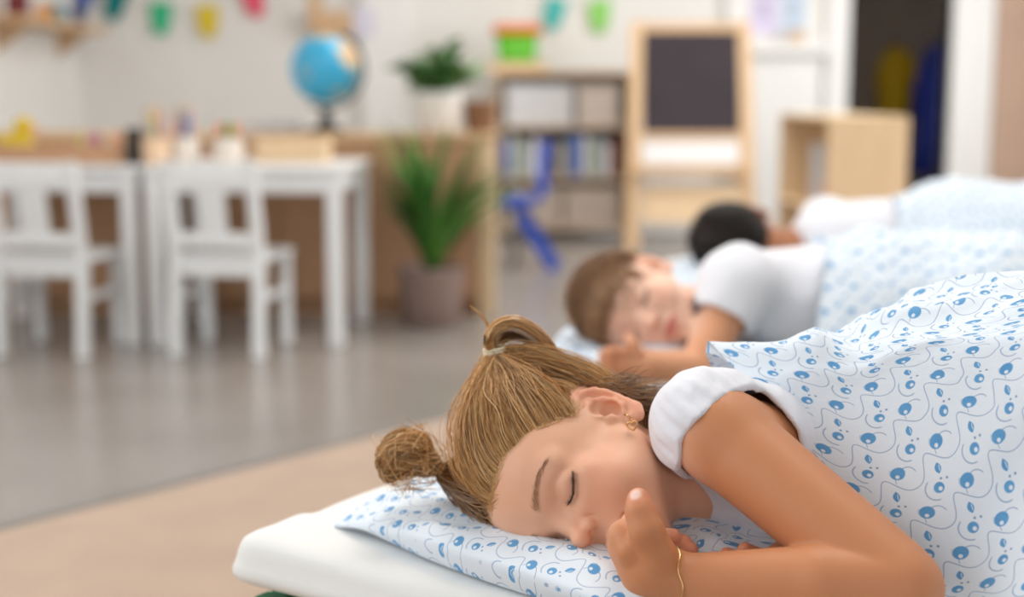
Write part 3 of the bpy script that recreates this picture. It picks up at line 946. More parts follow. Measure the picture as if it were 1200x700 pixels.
def build_girl_shirt():
    W = WORLD; F = Field((.10, .97, .376), (.50, 1.34, .61), .0022)
    a = (g_el - g_sh) / np.linalg.norm(g_el - g_sh)
    sc_ = g_sh - a * .022 + np.array([.004, .004, -.004])
    F.op(ell(W, (.335, 1.205, .495), (.175, .081, .088)), .03)
    F.op(ell(W, (.250, 1.175, .470), (.092, .068, .064)), .02)
    F.op(cone(W, (.180, 1.185, .473), (.235, 1.185, .473), .0465, .054), .015)
    F.op(cone(W, (.245, 1.17, .498), sc_, .052, .0445), .02)
    F.op(cone(W, sc_, g_sh + a * .01, .0445, .0425), .012)
    d = F.d
    d[...] = np.maximum(d, -(d + .0062))
    sl, P = F.sl(F.lo, F.lo + F.h * F.n)
    x, y, z = P
    # sleeve hem: a gently wavy plane across the arm
    t = (x - g_sh[0]) * a[0] + (y - g_sh[1]) * a[1] + (z - g_sh[2]) * a[2]
    r = np.sqrt(np.maximum((x - g_sh[0]) ** 2 + (y - g_sh[1]) ** 2 + (z - g_sh[2]) ** 2 - t * t, 0))
    hem = np.where(r < .052, -.006 - t + .0018 * np.sin(z * 160 + 1), .05).astype(np.float32)
    d[...] = np.maximum(d, -hem)
    # neckline
    nf, lo, hi = cone(W, GH.w((0, -1.8, -2.0)), np.array([.128, 1.172, .474]), .048, .036)
    v = nf(P)[tuple(slice(0, q) for q in d.shape)]
    d[...] = np.maximum(d, -v)
    V, Q = F.mesh(3)
    n = vnoise(V * 30, 5) * .0026 + vnoise(V * np.array([110, 45, 60]), 9) * .0016
    V = V + n[:, None] * np.array([0, -.6, .8])
    # gathers running into the sleeve hem
    dv = V - g_sh; tv = dv @ a; rv = dv - tv[:, None] * a; rn = np.linalg.norm(rv, axis=1, keepdims=True) + 1e-9
    b1 = np.cross(a, [0, 0, 1.]); b1 /= np.linalg.norm(b1); b2 = np.cross(a, b1)
    an = np.arctan2(rv @ b2, rv @ b1)
    gat = (np.sin(an * 11 + 2 * vnoise(V * 25, 12)) * .0011 + np.sin(an * 23 + 1) * .0005) * np.exp(-((tv + .022) / .02) ** 2) * (rn[:, 0] < .062)
    V = V + rv / rn * gat[:, None]
    o = mesh_obj('shirt', V, Q, shirt_mat(), None, True, label='white short-sleeved cotton top')
    in_parent(o, girl)


build_girl_shirt()
# ------------------------------------------------------------------ beds and bedding
class NX:
    """tiny expression helper for math nodes"""
    nt = None
    def __init__(s, v): s.v = v
    @staticmethod
    def m(op, *a, clamp=False):
        n = NX.nt.nodes.new('ShaderNodeMath'); n.operation = op; n.use_clamp = clamp
        for i, x in enumerate(a):
            x = x.v if isinstance(x, NX) else x
            if isinstance(x, (int, float)): n.inputs[i].default_value = x
            else: NX.nt.links.new(x, n.inputs[i])
        return NX(n.outputs[0])
    def __add__(s, o): return NX.m('ADD', s, o)
    def __radd__(s, o): return NX.m('ADD', s, o)
    def __sub__(s, o): return NX.m('SUBTRACT', s, o)
    def __rsub__(s, o): return NX.m('SUBTRACT', o, s)
    def __mul__(s, o): return NX.m('MULTIPLY', s, o)
    def __rmul__(s, o): return NX.m('MULTIPLY', s, o)
    def __truediv__(s, o): return NX.m('DIVIDE', s, o)
    def below(s, a, soft): return NX.m('MULTIPLY_ADD', s, -1.0 / soft, a / soft + .5, clamp=True)


def print_material(name, cell=.037, wear=0.0):
    m = bpy.data.materials.new(name); m.use_nodes = True
    nt = m.node_tree; NX.nt = nt; N = nt.nodes; L = nt.links; b = N['Principled BSDF']
    uv = N.new('ShaderNodeUVMap'); uv.uv_map = 'UVMap'
    sep = N.new('ShaderNodeSeparateXYZ'); L.new(uv.outputs[0], sep.inputs[0])
    nz = N.new('ShaderNodeTexNoise'); nz.inputs['Scale'].default_value = 14; L.new(uv.outputs[0], nz.inputs['Vector'])
    wob = (NX(nz.outputs['Fac']) - .5) * .12
    p = NX(sep.outputs[0]) / cell + wob; q = NX(sep.outputs[1]) / cell - wob

    def rel(cx, cy, ang=0.0):
        x = NX.m('FRACT', p - (cx - 8.5)) - .5; y = NX.m('FRACT', q - (cy - 8.5)) - .5
        if ang:
            c, s = math.cos(ang), math.sin(ang); return x * c + y * s, y * c - x * s
        return x, y
    def disc(cx, cy, rx, ry, ang=0.0, soft=.08):
        x, y = rel(cx, cy, ang); x = x / rx; y = y / ry
        return NX.m('SQRT', x * x + y * y).below(1.0, soft / max(rx, ry) * .3)
    def leaf(cx, cy, rx, ry, ang, grow=1.0):
        x, y = rel(cx, cy, ang); y = y / (ry * grow)
        return (NX.m('ABSOLUTE', x) / (rx * grow) + y * y).below(1.0, .3)
    def ring(cx, cy, r, w):
        x, y = rel(cx, cy)
        return NX.m('ABSOLUTE', NX.m('SQRT', x * x + y * y) - r).below(w, w * .9), x, y
    mx = lambda a, c: NX.m('MAXIMUM', a, c)

    W = .0115
    # wavy stem line
    th = (NX.m('FRACT', p + 8.046)) * 6.28319
    ph = th + NX.m('SINE', th) * .45
    f = NX.m('COSINE', ph) * -.225 - .18
    sl = NX.m('SINE', ph) * (NX.m('COSINE', th) * .45 + 1.0) * 1.414
    dq = NX.m('FRACT', q - f + 8.5) - .5
    wave = (NX.m('ABSOLUTE', dq) / NX.m('SQRT', sl * sl + 1.0)).below(W, W)
    hk, x, y = ring(-.27, .30, .225, W * 1.25)
    hook = hk * x.below(-.06, .05)
    h2, x2, y2 = ring(.413, -.26, .2, W)
    arc = h2 * y2.below(.0, .05) * (x2 * -1).below(.02, .05)
    ol, ox, oy = leaf(.19, .525, .055, .10, .1), None, None
    il = leaf(.19, .525, .055, .10, .1, .72)
    pale = ol * (1.0 - il)
    stem_x, stem_y = rel(.18, .66)
    stem = NX.m('ABSOLUTE', stem_x + stem_y * .35).below(W * .8, W) * NX.m('ABSOLUTE', stem_y).below(.10, .03)
    lines = mx(mx(wave, hook), mx(arc, stem))
    dots = mx(disc(-.077, .2, .024, .024), disc(.03, .26, .024, .024))
    berry = mx(disc(.288, -.42, .150, .138, .3), disc(-.216, .315, .112, .108))
    lf = leaf(0, 0, .068, .118, .42)
    vein_x, vein_y = rel(.012, .01, .42)
    vein = NX.m('ABSOLUTE', vein_x - .012).below(.010, .012) * NX.m('ABSOLUTE', vein_y).below(.06, .03)
    hl = mx(disc(.245, -.365, .042, .042), disc(-.205, .35, .042, .042))
    ink = mx(berry * (1.0 - hl), lf * (1.0 - vein * .8))

    def mixc(fac, a, c):
        x = N.new('ShaderNodeMix'); x.data_type = 'RGBA'; x.blend_type = 'MIX'
        L.new(fac.v, x.inputs['Factor'])
        for i, v in ((6, a), (7, c)):
            if isinstance(v, tuple): x.inputs[i].default_value = v
            else: L.new(v, x.inputs[i])
        return x.outputs[2]
    base = srgb(232, 241, 250)
    c = mixc(pale * .38, base, srgb(120, 150, 190))
    c = mixc(lines * .62, c, srgb(104, 142, 186))
    c = mixc(dots * .85, c, srgb(84, 132, 180))
    # printed ink varies a little across each berry
    n2 = N.new('ShaderNodeTexNoise'); n2.inputs['Scale'].default_value = 60; L.new(uv.outputs[0], n2.inputs['Vector'])
    inkc = mixc(NX(n2.outputs['Fac']), srgb(62, 140, 200), srgb(104, 172, 220))
    c = mixc(ink * .95, c, inkc)
    L.new(c, b.inputs['Base Color'])
    b.inputs['Roughness'].default_value = .85
    b.inputs['Specular IOR Level'].default_value = .2
    b.inputs['Sheen Weight'].default_value = .15
    n3 = N.new('ShaderNodeTexNoise'); n3.inputs['Scale'].default_value = 90; n3.inputs['Detail'].default_value = 3
    L.new(uv.outputs[0], n3.inputs['Vector'])
    bp = N.new('ShaderNodeBump'); bp.inputs['Strength'].default_value = .25; bp.inputs['Distance'].default_value = .002
    L.new(n3.outputs['Fac'], bp.inputs['Height']); L.new(bp.outputs[0], b.inputs['Normal'])
    MATS[name] = m
    return m


print_m = print_material('berry_print_cotton')
sheet_m = mat('white_sheet', srgb(240, 240, 237), .85, .2, sheen=.15, bump=.25, bscale=30)
green_m = mat('green_paint', srgb(0, 120, 76), .45, .4, noise=.05, nscale=12)


def rounded_box(hx, hy, hz, r, nx, ny, nz):
    V = []; Q = []
    def side(ax, sg, nu, nv):
        o1, o2 = (ax + 1) % 3, (ax + 2) % 3
        H = (hx, hy, hz)
        u = np.linspace(-1, 1, nu + 1); w = np.linspace(-1, 1, nv + 1)
        # crowd samples towards the rounded edges
        U, Wd = np.meshgrid(u, w, indexing='ij')
        P = np.zeros((nu + 1, nv + 1, 3)); P[..., ax] = sg * H[ax]; P[..., o1] = U * H[o1]; P[..., o2] = Wd * H[o2]
        b = sum(len(v) for v in V); V.append(P.reshape(-1, 3))
        i = np.arange((nu + 1) * (nv + 1)).reshape(nu + 1, nv + 1) + b
        q = np.stack([i[:-1, :-1], i[1:, :-1], i[1:, 1:], i[:-1, 1:]], -1).reshape(-1, 4)
        Q.append(q if sg > 0 else q[:, ::-1])
    n = (nx, ny, nz)
    for ax in range(3):
        for sg in (-1, 1): side(ax, sg, n[(ax + 1) % 3], n[(ax + 2) % 3])
    V = np.concatenate(V); Q = np.concatenate(Q)
    key = np.round(V, 6); uq, inv = np.unique(key, axis=0, return_inverse=True); inv = inv.ravel()
    V = uq; Q = inv[Q]
    H = np.array([hx, hy, hz]); I = np.clip(V, -(H - r), H - r); D = V - I
    ln = np.linalg.norm(D, axis=1, keepdims=True)
    V = I + r * D / np.maximum(ln, 1e-9) * (ln > 1e-9) + 0
    return V, Q


class Bed:
    def __init__(s, corner, ang, width=.62, length=1.36):
        s.c = np.array(corner[:2]); s.ang = ang; s.w = width; s.l = length
        s.e2 = np.array([math.cos(ang), math.sin(ang)]); s.e1 = np.array([-math.sin(ang), math.cos(ang)])
    def p(s, a, b, z=0.0): q = s.c + s.e2 * a + s.e1 * b; return np.array([q[0], q[1], z])
    def uv(s, P): d = np.asarray(P)[..., :2] - s.c; return d @ s.e2, d @ s.e1


MT = .047                                                   # mattress thickness


def make_bed(bed, who, seed):
    """green painted low bed frame and its white mattress"""
    o = bed.p(bed.l / 2, bed.w / 2, 0)
    fr = empty('bed_frame', o, bed.ang, label='low green painted bed frame under the mattress of %s' % who, cat='bed', group='low green beds in a row')
    hx, hy = bed.l / 2 - .012, bed.w / 2 - .012
    zt = ZM - MT
    for sx in (-1, 1):
        for sy in (-1, 1):
            MB().box(sx * (hx - .03) - .03, sx * (hx - .03) + .03, sy * (hy - .03) - .03, sy * (hy - .03) + .03, .0085, zt - .10, .006).build('leg', green_m, fr)
    for sy in (-1, 1):
        MB().box(-hx, hx, sy * (hy - .012) - .012, sy * (hy - .012) + .012, zt - .10, zt - .012, .004).build('side_rail', green_m, fr)
    for sx in (-1, 1):
        MB().box(sx * (hx - .012) - .012, sx * (hx - .012) + .012, -hy + .024, hy - .024, zt - .10, zt - .012, .004).build('end_rail', green_m, fr)
    for k in range(9):
        x = -hx + .09 + k * (2 * hx - .18) / 8
        MB().box(x - .04, x + .04, -hy, hy, zt - .012, zt - .001, .003).build('slat', green_m, fr)
    V, Q = rounded_box(bed.l / 2, bed.w / 2, MT / 2, .019, 110, 52, 9)
    V[:, 2] += MT / 2 + zt
    top = smooth01(zt + .02, ZM, V[:, 2])
    # sheet pulled round the corner: shallow pleats running away from the head end, soft bulge at the foot of the side
    hd = np.exp(-((V[:, 0] + bed.l / 2) / .16) ** 2)
    n = vnoise(np.stack([V[:, 0] * 3, V[:, 1] * 34 + V[:, 0] * 9, V[:, 2] * 3], 1), seed) * .0055 * hd * top
    n2 = vnoise(np.stack([V[:, 0] * 10 + V[:, 2] * 30, V[:, 1] * 8, V[:, 2] * 12], 1), seed + 3) * .0035
    out = V - np.clip(V, [-bed.l / 2 + .03, -bed.w / 2 + .03, zt], [bed.l / 2 - .03, bed.w / 2 - .03, ZM - .03])
    nn = out / (np.linalg.norm(out, axis=1, keepdims=True) + 1e-9)
    side = (1 - top)[:, None] * nn * [1, 1, 0]
    V = V + np.array([0, 0, 1]) * n[:, None] + side * n2[:, None]
    belly = .006 * np.exp(-((V[:, 2] - zt - .012) / .012) ** 2)
    V = V + side * belly[:, None]
    V[:, 2] = np.maximum(V[:, 2], zt)
    mt = mesh_obj('mattress', V, Q, sheet_m, None, True, label='white sheeted mattress under %s' % who, cat='mattress', group='white mattresses on the green beds')
    mt.location = (o[0], o[1], 0); mt.rotation_euler = (0, 0, bed.ang)
    return fr, mt


def pillow(name, center, ang, hx, hy, t, z0, dents, label, seed, tilt=0.0, cat='pillow', group='berry-print pillows', puff=None, bulge=.08, seam=.016):
    n1, n2 = 90, 64
    a = np.sin(np.linspace(-1, 1, n1) * math.pi / 2 * .98) / math.sin(math.pi / 2 * .98); b = np.sin(np.linspace(-1, 1, n2) * math.pi / 2 * .98) / math.sin(math.pi / 2 * .98)
    U, Wd = np.meshgrid(a, b, indexing='ij')
    # pillow outline: sides drawn in between pointed corners
    X = U * hx * (1 + .02 * (1 - Wd ** 2)); Y = Wd * hy * (1 + bulge * (1 - U ** 2))
    prof = ((1 - U ** 2) * (1 - Wd ** 2)) ** .42
    c, s = math.cos(ang), math.sin(ang)
    WX = center[0] + X * c - Y * s; WY = center[1] + X * s + Y * c
    sh = seam * (1 - np.abs(U * Wd) ** 3)
    top = z0 + .004 + sh + t * prof
    if puff is not None: top = top + puff(WX, WY) * prof
    edge = np.minimum(1 - np.abs(U), 1 - np.abs(Wd))
    wr = vnoise(np.stack([X * 22, Y * 46, X * 0], -1), seed) * .0035 + vnoise(np.stack([X * 60, Y * 60, X * 0], -1), seed + 2) * .0012
    top = top + wr * smooth01(0, .12, edge) * 1.0
    for f in dents:
        top = np.minimum(top, np.maximum(f(WX, WY), z0 + .012))
    bot = z0 + .002 + sh * (1 - smooth01(0, .5, prof))
    i = np.arange(n1 * n2).reshape(n1, n2)
    V = np.concatenate([np.stack([WX, WY, top], -1).reshape(-1, 3), np.stack([WX, WY, np.minimum(bot, top - .001)], -1).reshape(-1, 3)])
    q = np.stack([i[:-1, :-1], i[1:, :-1], i[1:, 1:], i[:-1, 1:]], -1).reshape(-1, 4)
    qb = q[:, ::-1] + n1 * n2
    rim = np.concatenate([i[:, 0], i[-1, 1:], i[-2::-1, -1], i[0, -2:0:-1]])
    r2 = np.roll(rim, -1)
    qs = np.stack([rim + n1 * n2, r2 + n1 * n2, r2, rim], 1)
    T3 = np.stack([X, Y, top], -1)
    au = np.concatenate([np.zeros((1, n2)), np.cumsum(np.linalg.norm(np.diff(T3, axis=0), axis=2), 0)]); av = np.concatenate([np.zeros((n1, 1)), np.cumsum(np.linalg.norm(np.diff(T3, axis=1), axis=2), 1)], 1)
    arc = np.stack([au * .9 - av * .44, -av * .9 - au * .44], -1).reshape(-1, 2)
    off = np.array([center[0], center[1], z0])
    o = mesh_obj(name, V - off, np.concatenate([q, qb, qs]), print_m, None, True, uv=np.concatenate([arc, arc]), label=label, cat=cat, group=group)
    o.location = off
    return o


def cloth(name, G, label, group, thick=.008, cat='blanket', mat_=None):
    """a blanket from a grid of points, with printed cloth laid out by its length and width"""
    n1, n2, _ = G.shape
    du = np.linalg.norm(np.diff(G, axis=0), axis=2); dv = np.linalg.norm(np.diff(G, axis=1), axis=2)
    U = np.concatenate([np.zeros((1, n2)), np.cumsum(du, 0)]); Vv = np.concatenate([np.zeros((n1, 1)), np.cumsum(dv, 1)], 1)
    U = .6 * U + .4 * U.mean(1, keepdims=True); Vv = .6 * Vv + .4 * Vv.mean(0, keepdims=True)
    gu = np.gradient(G, axis=0); gv = np.gradient(G, axis=1)
    nr = np.cross(gu, gv); nr /= np.linalg.norm(nr, axis=2, keepdims=True) + 1e-9
    if nr[..., 2].mean() < 0: nr = -nr
    i = np.arange(n1 * n2).reshape(n1, n2)
    V = np.concatenate([G.reshape(-1, 3), (G - nr * thick).reshape(-1, 3)])
    q = np.stack([i[:-1, :-1], i[1:, :-1], i[1:, 1:], i[:-1, 1:]], -1).reshape(-1, 4)
    if np.cross(gu, gv)[..., 2].mean() < 0: q = q[:, ::-1]
    rim = np.concatenate([i[:, 0], i[-1, 1:], i[-2::-1, -1], i[0, -2:0:-1]]); r2 = np.roll(rim, -1)
    qs = np.stack([rim + n1 * n2, r2 + n1 * n2, r2, rim], 1)
    uv = np.stack([U, Vv], -1).reshape(-1, 2)
    off = np.array([G[..., 0].mean(), G[..., 1].mean(), G[..., 2].min()])
    o = mesh_obj(name, V - off, np.concatenate([q, q[:, ::-1] + n1 * n2, qs]), mat_ or print_m, None, True, uv=np.concatenate([uv, uv]), label=label, cat=cat, group=group)
    o.location = off
    return o


def catmull(P, M):
    P = np.asarray(P, float); m = len(P); s = np.linspace(0, m - 1, M)
    i = np.clip(np.floor(s).astype(int), 0, m - 2); f = (s - i)[:, None]
    pp = np.vstack([2 * P[:1] - P[1:2], P, 2 * P[-1:] - P[-2:-1]])
    p0, p1, p2, p3 = pp[i], pp[i + 1], pp[i + 2], pp[i + 3]
    return .5 * (2 * p1 + (p2 - p0) * f + (2 * p0 - 5 * p1 + 4 * p2 - p3) * f ** 2 + (3 * p1 - p0 - 3 * p2 + p3) * f ** 3)


def blur(Z, n):
    for _ in range(n):
        P = np.pad(Z, 1, mode='edge')
        Z = (P[1:-1, 1:-1] * 2 + P[:-2, 1:-1] + P[2:, 1:-1] + P[1:-1, :-2] + P[1:-1, 2:]) / 6
    return Z


def humps(X, Y, lst, base):
    """height of the bodies under the cover: rounded capsules (x0,y0,x1,y1,half width,z0,z1)"""
    Z = np.full(X.shape, base)
    for x0, y0, x1, y1, w, z0, z1 in lst:
        dx, dy = x1 - x0, y1 - y0; t = np.clip(((X - x0) * dx + (Y - y0) * dy) / (dx * dx + dy * dy), 0, 1)
        d = np.hypot(X - x0 - t * dx, Y - y0 - t * dy) / w
        Z = np.maximum(Z, base + (z0 + (z1 - z0) * t - base) * np.sqrt(np.maximum(1 - d * d, 0)) ** .9)
    return Z


def folds(X, Y, seed, amp):
    P = np.stack([X, Y, 0 * X], -1)
    w = vnoise(P * 6, seed) * .06
    a = vnoise(np.stack([(X * .6 + Y * .8 + w) * 26, (X * .8 - Y * .6) * 7, 0 * X], -1), seed + 1)
    b = vnoise(np.stack([(X * .9 - Y * .4 + w) * 22, (X * .4 + Y * .9) * 8, 0 * X], -1), seed + 2)
    cr = vnoise(np.stack([(X * .3 + Y * .95 + w * 1.5) * 60, (X * .95 - Y * .3) * 18, 0 * X], -1), seed + 7)
    cr = (1 - np.abs(cr)) ** 4 * smooth01(-.1, .5, vnoise(P * 7, seed + 9))
    return amp * .45 * cr + amp * ((1 - np.abs(a)) ** 2 * .8 + (1 - np.abs(b)) ** 2 * .6 - .7) + vnoise(P * 9, seed + 4) * amp * .8


# girl's bed
c0 = pz(268, 627, ZM); c1 = pz(452, 564, ZM)
e1 = (c1 - c0)[:2]; gang = math.atan2(e1[1], e1[0]) - math.pi / 2
bedA = Bed(c0, gang)
make_bed(bedA, 'the blond girl', 1)


def head_dent(fr, grow=.004):
    """underside of a head as a height over the pillow"""
    A = fr.R * np.array([7.2, 8.9, 7.9]) * fr.sc          # columns: axes of the skull
    S = A @ A.T + np.eye(3) * grow * .02
    C = fr.w((0, -.7, 4.0))
    Bf = fr.R * np.array([4.7, 5.0, 5.2]) * fr.sc; Sf = Bf @ Bf.T; Cf = fr.w((0, 2.6, -1.6))
    def f(X, Y):
        out = np.full(X.shape, 9.0)
        for S_, C_ in ((S, C), (Sf, Cf)):
            I = np.linalg.inv(S_); dx, dy = X - C_[0], Y - C_[1]
            a = I[2, 2]; b = 2 * (I[0, 2] * dx + I[1, 2] * dy); c = I[0, 0] * dx ** 2 + 2 * I[0, 1] * dx * dy + I[1, 1] * dy ** 2 - 1
            D = b * b - 4 * a * c
            out = np.minimum(out, np.where(D > 0, C_[2] + (-b - np.sqrt(np.maximum(D, 0))) / (2 * a), 9.0))
        return out
    return f


pc = pz(392, 606, ZM + .012)[:2]; pe = pz(757, 703, ZM + .030)[:2]
pd = (pe - pc) / np.linalg.norm(pe - pc); pang = math.atan2(pd[1], pd[0]); pn = np.array([-pd[1], pd[0]])
PHX, PHY = .20, .15
pcen = pc + pd * PHX + pn * PHY
fx = GH.w((2.6, 8.0, 2.0))


def limb_dent(a, b, ra, rb):
    def f(X, Y):
        dx, dy = b[0] - a[0], b[1] - a[1]
        t = np.clip(((X - a[0]) * dx + (Y - a[1]) * dy) / (dx * dx + dy * dy), 0, 1)
        r = ra + (rb - ra) * t; d2 = (X - a[0] - t * dx) ** 2 + (Y - a[1] - t * dy) ** 2
        return np.where(d2 < r * r, a[2] + (b[2] - a[2]) * t - np.sqrt(np.maximum(r * r - d2, 0)), 9.0)
    return f


def puff_(X, Y):
    a = (X - fx[0] - .02) * pd[0] + (Y - fx[1]) * pd[1]; b = (X - fx[0]) * pn[0] + (Y - fx[1]) * pn[1]
    return .002 * np.exp(-(a / .12) ** 2 - (b / .11) ** 2)


pillow('pillow', pcen, pang, PHX, PHY, .020, ZM, [head_dent(GH), limb_dent(g_wr, pt(741, 645, 1.078), .024, .021), limb_dent(g_el, g_wr, .033, .024)],
       'berry-print pillow under the blond girl\'s head', 21, puff=puff_, bulge=.10, seam=.02)


def girl_blanket():
    B = [np.array([.33, 1.50, ZM + .02]), np.array([.27, 1.38, ZM + .08]), np.array([.205, 1.285, .535]), pt(829, 400, 1.225), pt(866, 437, 1.185), pt(908, 474, 1.165),
         pt(965, 545, 1.135), pt(1015, 620, 1.105), pt(1075, 697, 1.075)]
    last = B[-1]; u_, v_ = bedA.uv(last)
    B += [bedA.p(u_ + .06, v_ * .5, ZM + .022), bedA.p(u_ + .10, -.01, ZM + .018), bedA.p(u_ + .13, -.07, ZM + .018)]
    n2 = 190; n1 = 170
    C = catmull(B, n2)
    r = np.linspace(0, 1, n1) ** 1.25 * .84
    d = np.array([math.cos(gang + .12), math.sin(gang + .12)])
    # keep running parallel to the bed on the near side
    G = np.zeros((n1, n2, 3))
    G[..., :2] = C[None, :, :2] + r[:, None, None] * d
    X, Y = G[..., 0], G[..., 1]
    Z = humps(X, Y, [(.25, 1.205, .40, 1.13, .16, .61, .615), (.42, 1.14, .60, 1.02, .20, .66, .72), (.60, 1.0, .95, .80, .17, .66, .54), (.46, 1.06, .60, .86, .12, .56, .54)], ZM + .02)
    Z = blur(Z, 60)
    Z = Z + folds(X, Y, 31, .015)
    # dip between the shoulder and the hip
    k = smooth01(0, .16, r)[:, None]
    Z = C[None, :, 2] * (1 - k) + Z * k
    u, v = bedA.uv(G)
    hang = np.maximum(-v - .008, 0)
    Z = np.where(v < -.008, np.minimum(Z, ZM + .02) - hang * .95, Z)
    Gx = G[..., :2] + np.maximum(hang - .012, 0)[..., None] * bedA.e1 * .9
    G[..., :2] = Gx
    G[..., 2] = Z
    return cloth('blanket', G, 'berry-print duvet drawn over the blond girl', 'berry-print duvets', .010)


girl_blanket()
# ------------------------------------------------------------------ the two children behind
def short_hair(name, fr, n, rng, cols, parent, length=(2.0, 3.6), label=None, mask=None, rad=.0007):
    d = scalp_pts(n, mask or (lambda L: L[:, 0] < 99), rng)
    crown = np.array([0, -.55, .83]); fwd = d - crown * (d @ crown)[:, None]
    fwd /= np.linalg.norm(fwd, axis=1, keepdims=True) + 1e-9
    g = fwd + np.array([0, .25, 0]) + rng.normal(0, .18, (n, 3))
    t = np.linspace(0, 1, 8)[None, :, None]
    ln = rng.uniform(*length, (n, 1, 1)) / 8.0
    D = d[:, None] + g[:, None] * t * ln; D /= np.linalg.norm(D, axis=2, keepdims=True)
    r = 1.01 + rng.uniform(.03, .11, (n, 1, 1)) * np.sin(np.clip(t * 1.25, 0, 1) * 2.2)
    P = fr.w(HC + D * HR * r)
    R = rad * np.interp(np.linspace(0, 1, 8), [0, .6, 1], [1, 1, .3])[None].repeat(n, 0)
    o = hair_mesh(name, P, R, hair_cols(n, rng, *cols), hair_m, None, label=label, kind='stuff')
    return in_parent(o, parent)


def lashes(fr, parent, rng, dark):
    Ps = []
    for s in (-1, 1):
        lx = np.array([1.75, 2.4, 3.1, 3.8, 4.5]); ly = np.array([6.98, 7.3, 7.27, 6.95, 6.35]); lz = np.array([.95, .6, .45, .6, .95])
        n = 50; u = rng.uniform(.02, 1, n); ix = 1.8 + 2.75 * u
        root = np.stack([s * ix, np.interp(ix, lx, ly) + .02, np.interp(ix, lx, lz)], 1)
        dirn = np.stack([s * (u - .35) * .55, .75 - .25 * u, -.55 + .1 * u], 1) + rng.normal(0, .08, (n, 3))
        tt = np.linspace(0, 1, 6)[None, :, None]
        Ps.append(fr.w(root[:, None] + dirn[:, None] * tt * (.38 + .3 * u[:, None, None])))
    P = np.concatenate(Ps)
    o = hair_mesh('eyelashes', P, np.linspace(.00035, .0001, 6)[None].repeat(len(P), 0), np.tile(dark[:3], (len(P), 1)), hair_m, None, kind='stuff')
    return in_parent(o, parent)


def fringe(fr, n, rng, cols, parent):
    d = scalp_pts(n, lambda L: (L[:, 1] > 3.5) & (hairline(L) < 1.6), rng)
    t = np.linspace(0, 1, 8)[None, :, None]
    g = np.array([.35, .1, -1.0]) + rng.normal(0, .16, (n, 1, 3))
    P = HC + d[:, None] * HR * 1.02 + g * t * rng.uniform(1.6, 4.0, (n, 1, 1))
    q = (P - HC) / HR; nrm = np.linalg.norm(q, axis=2, keepdims=True); P = HC + q / nrm * HR * np.maximum(nrm, 1.0) * (1.03 + .05 * np.sin(t * 2.6))
    P[..., 1] = np.maximum(P[..., 1], 0)
    o = hair_mesh('fringe', fr.w(P), .0007 * np.interp(np.linspace(0, 1, 8), [0, .6, 1], [1, 1, .3])[None].repeat(n, 0), hair_cols(n, rng, *cols), hair_m, None, kind='stuff')
    return in_parent(o, parent)


def finger(F, a, b, c, r): chain(F, WORLD, [a, b, c], [r, r * .92, r * .78], .002)


# ---- boy in the middle bed
BH = Frame([[-0.197, -0.1513, -0.9687], [0.0958, -0.9863, 0.1345], [-0.9757, -0.0663, 0.2088]], (0.1998, 2.0764, 0.4855), .0096)
bedB = Bed((.025, 1.965), -.16, .62, 1.36)
make_bed(bedB, 'the brown-haired boy', 5)
boy = empty('person', (.45, 2.1, ZM), label='sleeping boy with short brown hair in a white T-shirt', cat='person')


